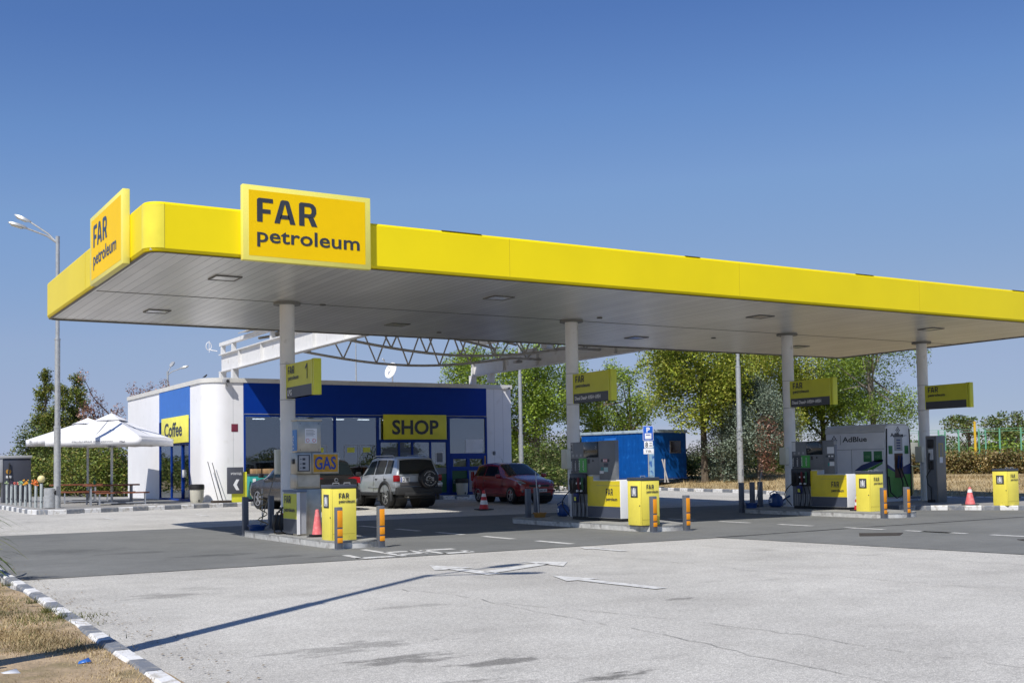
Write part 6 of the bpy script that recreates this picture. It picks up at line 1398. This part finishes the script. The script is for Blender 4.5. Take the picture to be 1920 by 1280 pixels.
def conifer(name, label, px, dep, base, h, rad, m, seed, n=46, per=420, size=.10, dead=None, low=.12, cat='tree', group=None, taper=1.0):
    x, y = at(px, dep); t = thing(name, label, cat, (x, y, base), group=group); rng = random.Random(seed); cl = []
    for k in range(n):
        u = rng.random()**1.1; z = h*(low+(.97-low)*u); r_ = rad*(1-u**2.2*taper)*rng.uniform(.2, .95); a = rng.uniform(0, 2*PI); s = rad*.36*(1.1-u*.5)*rng.uniform(.7, 1.2)
        cl.append((r_*math.cos(a), r_*math.sin(a), z, s*1.1, s*1.1, s*.9))
    cl += [(0, 0, h*.93, rad*.16, rad*.16, h*.08)]
    b = MB(); b.tube([(0, 0, -.2), (.05, 0, h*.5), (0, 0, h*.97)], [.16, .10, .02], 8)
    for c in cl[:16]: b.tube([(0, 0, c[2]*.8), (c[0], c[1], c[2])], [.05, .015], 5)
    b.build('trunk', BARKG, t); leaves('crown', cl, per, size, m, t, seed)
    if dead: leaves('dead_foliage', dead, per*1.6, size, LM_DEAD, t, seed+1)
    return t
conifer('conifer', 'blue-green spreading conifer with a brown dead patch beside the tall lamp pole', 1425, 57, .45, 5.2, 2.3, LM_BLUE, 31, n=64, per=900, size=.055, taper=.85, low=.3, dead=[(-.9, -1.5, 2.5, .6, .6, .8), (-1.1, -1.6, 1.7, .6, .5, .8), (-.8, -1.4, .9, .5, .5, .6), (-.3, -1.5, 2.1, .5, .5, .5)])
conifer('conifer', 'lower blue-green conifer branches between the cabin and the tall lamp pole', 1355, 58.5, .45, 3.6, 1.7, LM_BLUE, 32, n=34, per=900, size=.055, taper=.8, low=.1)
for i, (px, h, r_, d_, lab) in enumerate(((84, 8.4, 1.55, 75, 'tall narrow cypress, leftmost of the group behind the lamp post'), (117, 7.4, 1.4, 74, 'middle narrow cypress right beside the lamp post'), (143, 8.1, 1.5, 75.5, 'tall narrow cypress with a bare gap, rightmost of the group'), (100, 5.6, 1.6, 71, 'shorter bushy cypress in front of the tall ones'), (168, 5.0, 1.5, 72, 'short dark cypress above the farther parasol'))):
    conifer('cypress', lab, px, d_, .0, h, r_, LM_CYP, 40+i, n=110, per=640, size=.075, low=.02, group='cypresses behind the parasols', taper=.82)
for i, (px, h, lab) in enumerate(((205, 7.3, 'brown dead cypress leaning left beside the shop wall'), (268, 7.4, 'brown dead cypress with open top rising behind the shop roof'))):
    x, y = at(px, 66); t = thing('dead_tree', lab, 'tree', (x, y, 0)); rng = random.Random(60+i); b = MB(); cl = []
    b.tube([(.6, 0, -.2), (.4, 0, h*.4), (.1, 0, h*.7)], [.14, .1, .05], 8)
    for k in range(13):
        a = rng.uniform(-1.2, 1.2); z0 = h*rng.uniform(.3, .65); z1 = z0+h*rng.uniform(.12, .36); e = (a*1.15-(.5 if i == 0 else -.1), rng.uniform(-.6, .6), min(z1, h))
        b.tube([(.3, 0, z0), (e[0]*.6, e[1]*.5, (z0+e[2])/2), e], [.05, .03, .012], 5); cl.append((*e, .42, .42, .50)); cl.append((e[0]*.7, e[1]*.6, (z0+e[2])/2+.2, .34, .34, .46))
    b.build('trunk', mat('dead_bark', (.14, .085, .065), .9), t); leaves('crown', cl+[(.5, 0, h*.3, .7, .6, h*.28)], 430, .06, LM_DEAD, t, 60+i)
# bushes and the hedge
def bush(name, label, px, dep, w, d, h, m, seed, base=0., per=560, size=.078, rz=None, n=16, cat='bush', group=None):
    x, y = at(px, dep); t = thing(name, label, cat, (x, y, base), (CY if rz is None else rz), group=group); rng = random.Random(seed); cl = []
    for k in range(n):
        u = rng.uniform(-1, 1); z = h*rng.uniform(.15, .8)*(1-.35*abs(u)); cl.append((u*w, rng.uniform(-1, 1)*d, z, w*.22+.35, d*.4+.2, h*.28))
    b = MB()
    for k in range(6): c = cl[k]; b.tube([(c[0]*.6, c[1]*.5, -.1), (c[0], c[1], c[2])], [.05, .015], 5)
    b.build('stems', BARK, t); leaves('foliage', cl, per, size, m, t, seed); return t
G2 = 'bushes round the station'
for args in (('bush', 'low olive bushes left of the cypresses, behind the vacuum machine', 40, 72, 3.4, 1.5, 3.4, LM_BUSH, 71), ('bush', 'dark olive bush behind the row of ornamented posts', 75, 62, 3.0, 1.5, 2.6, LM_CYP, 72), ('bush', 'rounded bush under the parasols beside the lamp post', 130, 60, 2.6, 1.3, 3.2, LM_CYP, 73),
             ('bush', 'dark bush behind the picnic tables', 185, 58, 2.4, 1.2, 3.1, LM_CYP, 74), ('bush', 'brownish bush close to the coffee side wall', 232, 57, 1.4, 1.0, 3.4, LM_CYP, 75), ('bush', 'grey-green bush right of the red car roof', 1040, 60, 1.8, 1.2, 2.6, LM_BUSH, 76), ('bush', 'grey-green bush between the second column and the lamp pole', 1010, 56, 1.3, 1.0, 1.7, LM_BUSH, 77),
             ('bush', 'dark undergrowth between the blue cabin and the conifer', 1335, 63, 1.8, 1.0, 2.6, LM_BUSH, 78), ('bush', 'dark undergrowth behind the conifer trunk', 1420, 64, 2.4, 1.0, 2.8, LM_BUSH, 79), ('bush', 'dark undergrowth left of the AdBlue tank', 1520, 66, 2.6, 1.0, 3.0, LM_BUSH, 80),
             ('bush', 'spiky grey shrub sticking up left of the second parasol', 62, 69, 1.2, .8, 5.2, LM_BUSH, 81), ('bush', 'bright green bushes behind the shop corner, over the red car', 990, 74, 3.5, 1.5, 4.0, LM_GREEN, 82), ('bush', 'green undergrowth above the left end of the blue cabin', 1080, 74, 3.2, 1.5, 3.6, LM_BUSH, 83)):
    bush(*args, base=(.0 if args[2] < 300 else .3), group=G2)
x0_, y0_ = at(1560, 66); x1_, y1_ = at(2010, 56)
hg = thing('hedge', 'long clipped brown-green hedge along the verge at the right', 'hedge', (x0_, y0_, .35), math.atan2(y1_-y0_, x1_-x0_)); HL = math.hypot(x1_-x0_, y1_-y0_); rng = random.Random(90)
leaves('foliage', [(u*HL, rng.uniform(-.3, .3), rng.uniform(.25, 1.25), .55, .5, .42) for u in [k/70 for k in range(71)] for _ in range(4)], 420, .07, LM_HEDGE, hg, 90)
b = MB()
for k in range(60): xx = HL*k/60; b.tube([(xx, 0, -.1), (xx+rng.uniform(-.1, .1), 0, .6), (xx+rng.uniform(-.3, .3), 0, 1.0)], [.03, .02, .01], 4)
b.build('stems', BARK, hg)
for i, (px, dep, h, r_, lab) in enumerate(((1822, 92, 5.0, 2.8, 'spreading dark green tree far behind the yellow post'), (1915, 88, 5.0, 2.6, 'dark green tree far off at the right edge'), (1890, 95, 3.9, 2.2, 'low round tree far off between the two larger ones at the right'))):
    tree('far_tree', lab, px, dep, .2, h, r_, LM_BUSH, 100+i, n=20, per=230, size=.13, zc=h*.72, rz_=h*.3, group='far trees behind the fence')
for i, (px, dep, w, h) in enumerate(((1730, 84, 4.5, 2.9), (1810, 82, 4.0, 2.6), (1900, 80, 4.5, 2.9))):
    bush('bush', ('green thicket behind the fence nearest the AdBlue tank', 'green thicket behind the yellow post', 'green thicket behind the fence at the right edge')[i], px, dep, w, 1.2, h, LM_GREEN if i else LM_BUSH, 110+i, base=.2, per=200, size=.13, group=G2)
# far woodland closing the horizon
b = thing('distant_woodland', 'low dark woodland closing the horizon', 'woodland', (0, 0, 0)); b['kind'] = 'stuff'; rng = random.Random(120); cl = []
for k in range(150):
    a = -.25+k/150*1.75+rng.uniform(-.01, .01); R_ = rng.uniform(170, 215); hh = rng.uniform(1.5, 3.6); cl.append((CPOS.x+R_*math.sin(a), CPOS.y+R_*math.cos(a), hh*.5, 7, 5, hh))
for k in range(120):
    a = 2.0+k/120*2.6+rng.uniform(-.01, .01); R_ = rng.uniform(95, 120); hh = rng.choice((1.2, 1.6, 2.2, 3.0))*rng.uniform(.8, 1.2); cl.append((CPOS.x+R_*math.sin(a), CPOS.y+R_*math.cos(a), hh*.7, 3.5, 3, hh))
leaves('trees', cl, 260, .17, LM_BUSH, b, 120)
# near the camera: blade-leaved shrub, tufts and litter
yc = thing('yucca', 'spiky long leaved plant poking in at the left edge', 'plant', (-2.98, -2.45, .1))
b = MB(); rng = random.Random(5)
for k in range(120):
    a = rng.uniform(0, 2*PI); z0 = rng.uniform(.1, .85); L = rng.uniform(.45, .8); up = rng.uniform(-.1, .8); d = Vector((math.cos(a), math.sin(a), 0)); s = Vector((-d.y, d.x, 0)); p = Vector((0, 0, z0))+d*.05; v = []; N = 5
    for i in range(N+1):
        u = i/N; q = p+d*L*u+Vector((0, 0, up*L*u-.5*L*u*u)); w_ = .02*math.sin(PI*(.12+.88*(1-u)))+.001; v += [q-s*w_, q+s*w_]
    b.add(v, [(2*i, 2*i+1, 2*i+3, 2*i+2) for i in range(N)])
b.build('leaves', leaf_mat('yucca_leaf', [(.05, .10, .02), (.12, .17, .04), (.25, .24, .08)], .15), yc, smooth=0)
b = MB(); b.cyl((0, 0, -.1), (.02, 0, .9), .06, .04); b.build('stem', BARK, yc)
def tufts(name, pts, m, seed, h=(.03, .10), w=.004, n=14, spread=.08):
    r = random.Random(seed); b = MB()
    for x, y, z in pts:
        for k in range(n):
            a = r.uniform(0, 2*PI); L = r.uniform(*h); o = Vector((x+r.gauss(0, spread), y+r.gauss(0, spread), z)); tip = o+Vector((math.cos(a)*L*.8, math.sin(a)*L*.8, L*r.uniform(.3, 1))); s = Vector((-math.sin(a), math.cos(a), 0))*w
            b.add([o-s, o+s, tip], [(0, 1, 2)])
    return tag(b.build(name, m, smooth=0), kind='stuff')
rng = random.Random(14)
DRY = leaf_mat('dry_blades', [(.22, .15, .07), (.40, .30, .15), (.52, .42, .24)], .15); GRB = leaf_mat('green_blades', [(.06, .08, .02), (.13, .14, .04), (.22, .20, .07)], .2)
tufts('dry_grass', [(rng.uniform(-5.2, -2.86), rng.uniform(-14.5, 1), .09) for _ in range(3600)]+[(rng.uniform(-4.7, -2.88), rng.uniform(-13, -8.6), .09) for _ in range(2600)], DRY, 21, h=(.02, .055), n=14, spread=.12)
b = MB(); r2 = random.Random(31)
for _ in range(900):
    x, y, q = r2.uniform(-5, -2.8), r2.uniform(-13.5, 0), r2.uniform(.006, .02)
    b.add([(x+q*math.cos(a)*r2.uniform(.7, 1.2), y+q*math.sin(a)*r2.uniform(.7, 1.2), .085) for a in (0, 1.3, 2.5, 3.8, 5)]+[(x, y, .09+q*.8)], [(0, 1, 5), (1, 2, 5), (2, 3, 5), (3, 4, 5), (4, 0, 5)])
tag(b.build('soil_clods', mat('clod_brown', (.27, .19, .12), .95), smooth=0), kind='stuff')
tufts('green_grass', [(x+rng.gauss(0, .22), y+rng.gauss(0, .3), .09) for x, y in ((-3.6, -6.5), (-3.2, -7.2), (-2.85, -8.1), (-3.9, -8.2), (-4.0, -9.3), (-3.3, -9.6), (-2.75, -7.9), (-3.1, -6.0)) for _ in range(36)], GRB, 22, h=(.02, .06), n=14)
tufts('kerb_weeds', [(-2.70+rng.gauss(0, .02), y, .1) for y in (-7.3, -7.35, -7.9, -6.4, -4.2, -1.9, -2.2) for _ in range(5)], GRB, 23, h=(.04, .13), n=10, spread=.03)
vb = []
for _ in range(2600):
    k = rng.randrange(1, 9); u = rng.random(); d = rng.uniform(.3, 14); x = FK[k][0]+(FK[k+1][0]-FK[k][0])*u; y = FK[k][1]+(FK[k+1][1]-FK[k][1])*u
    vb.append((x+.15+d*.86, y+d*(.5 if y > 10 else .35), gz(x, y)+vz(d)-.02))
tufts('verge_grass', vb, DRY, 24, h=(.08, .28), w=.012, n=9, spread=.25)
b = MB(); r2 = random.Random(33)
for _ in range(420):
    x = -2.3+abs(r2.gauss(0, .22)); y = r2.uniform(-13, 3); q = r2.uniform(.006, .018)
    b.add([(x+q*math.cos(a), y+q*math.sin(a), .012+r2.uniform(0, .006)) for a in (0, 1.6, 3.1, 4.6)], [(0, 1, 2, 3)])
tag(b.build('kerbside_grit', mat('grit_brown', (.20, .15, .09), .95), smooth=0), kind='stuff')
for i, (x, y, m_, nm, lab) in enumerate(((-3.02, -10.75, BLL, 'wrapper', 'crumpled blue wrapper on the dry near verge'), (-3.55, -10.95, PAPER, 'paper_scrap', 'white paper scrap on the dry near verge, left of the blue wrapper'), (-4.25, -10.9, PAPER, 'paper_scrap', 'tiny white paper scrap at the bottom left corner of the verge'))):
    b = MB(); s = (.045, .08, .03)[i]; b.add([(x-s, y-s*.5, .115), (x+s, y-s*.6, .125), (x+s*.8, y+s*.6, .145), (x-s*.7, y+s*.5, .125)], [(0, 1, 2), (0, 2, 3)]); o = b.build(nm, m_); o.modifiers.new('thick', 'SOLIDIFY').thickness = .003; tag(o, lab, 'litter')
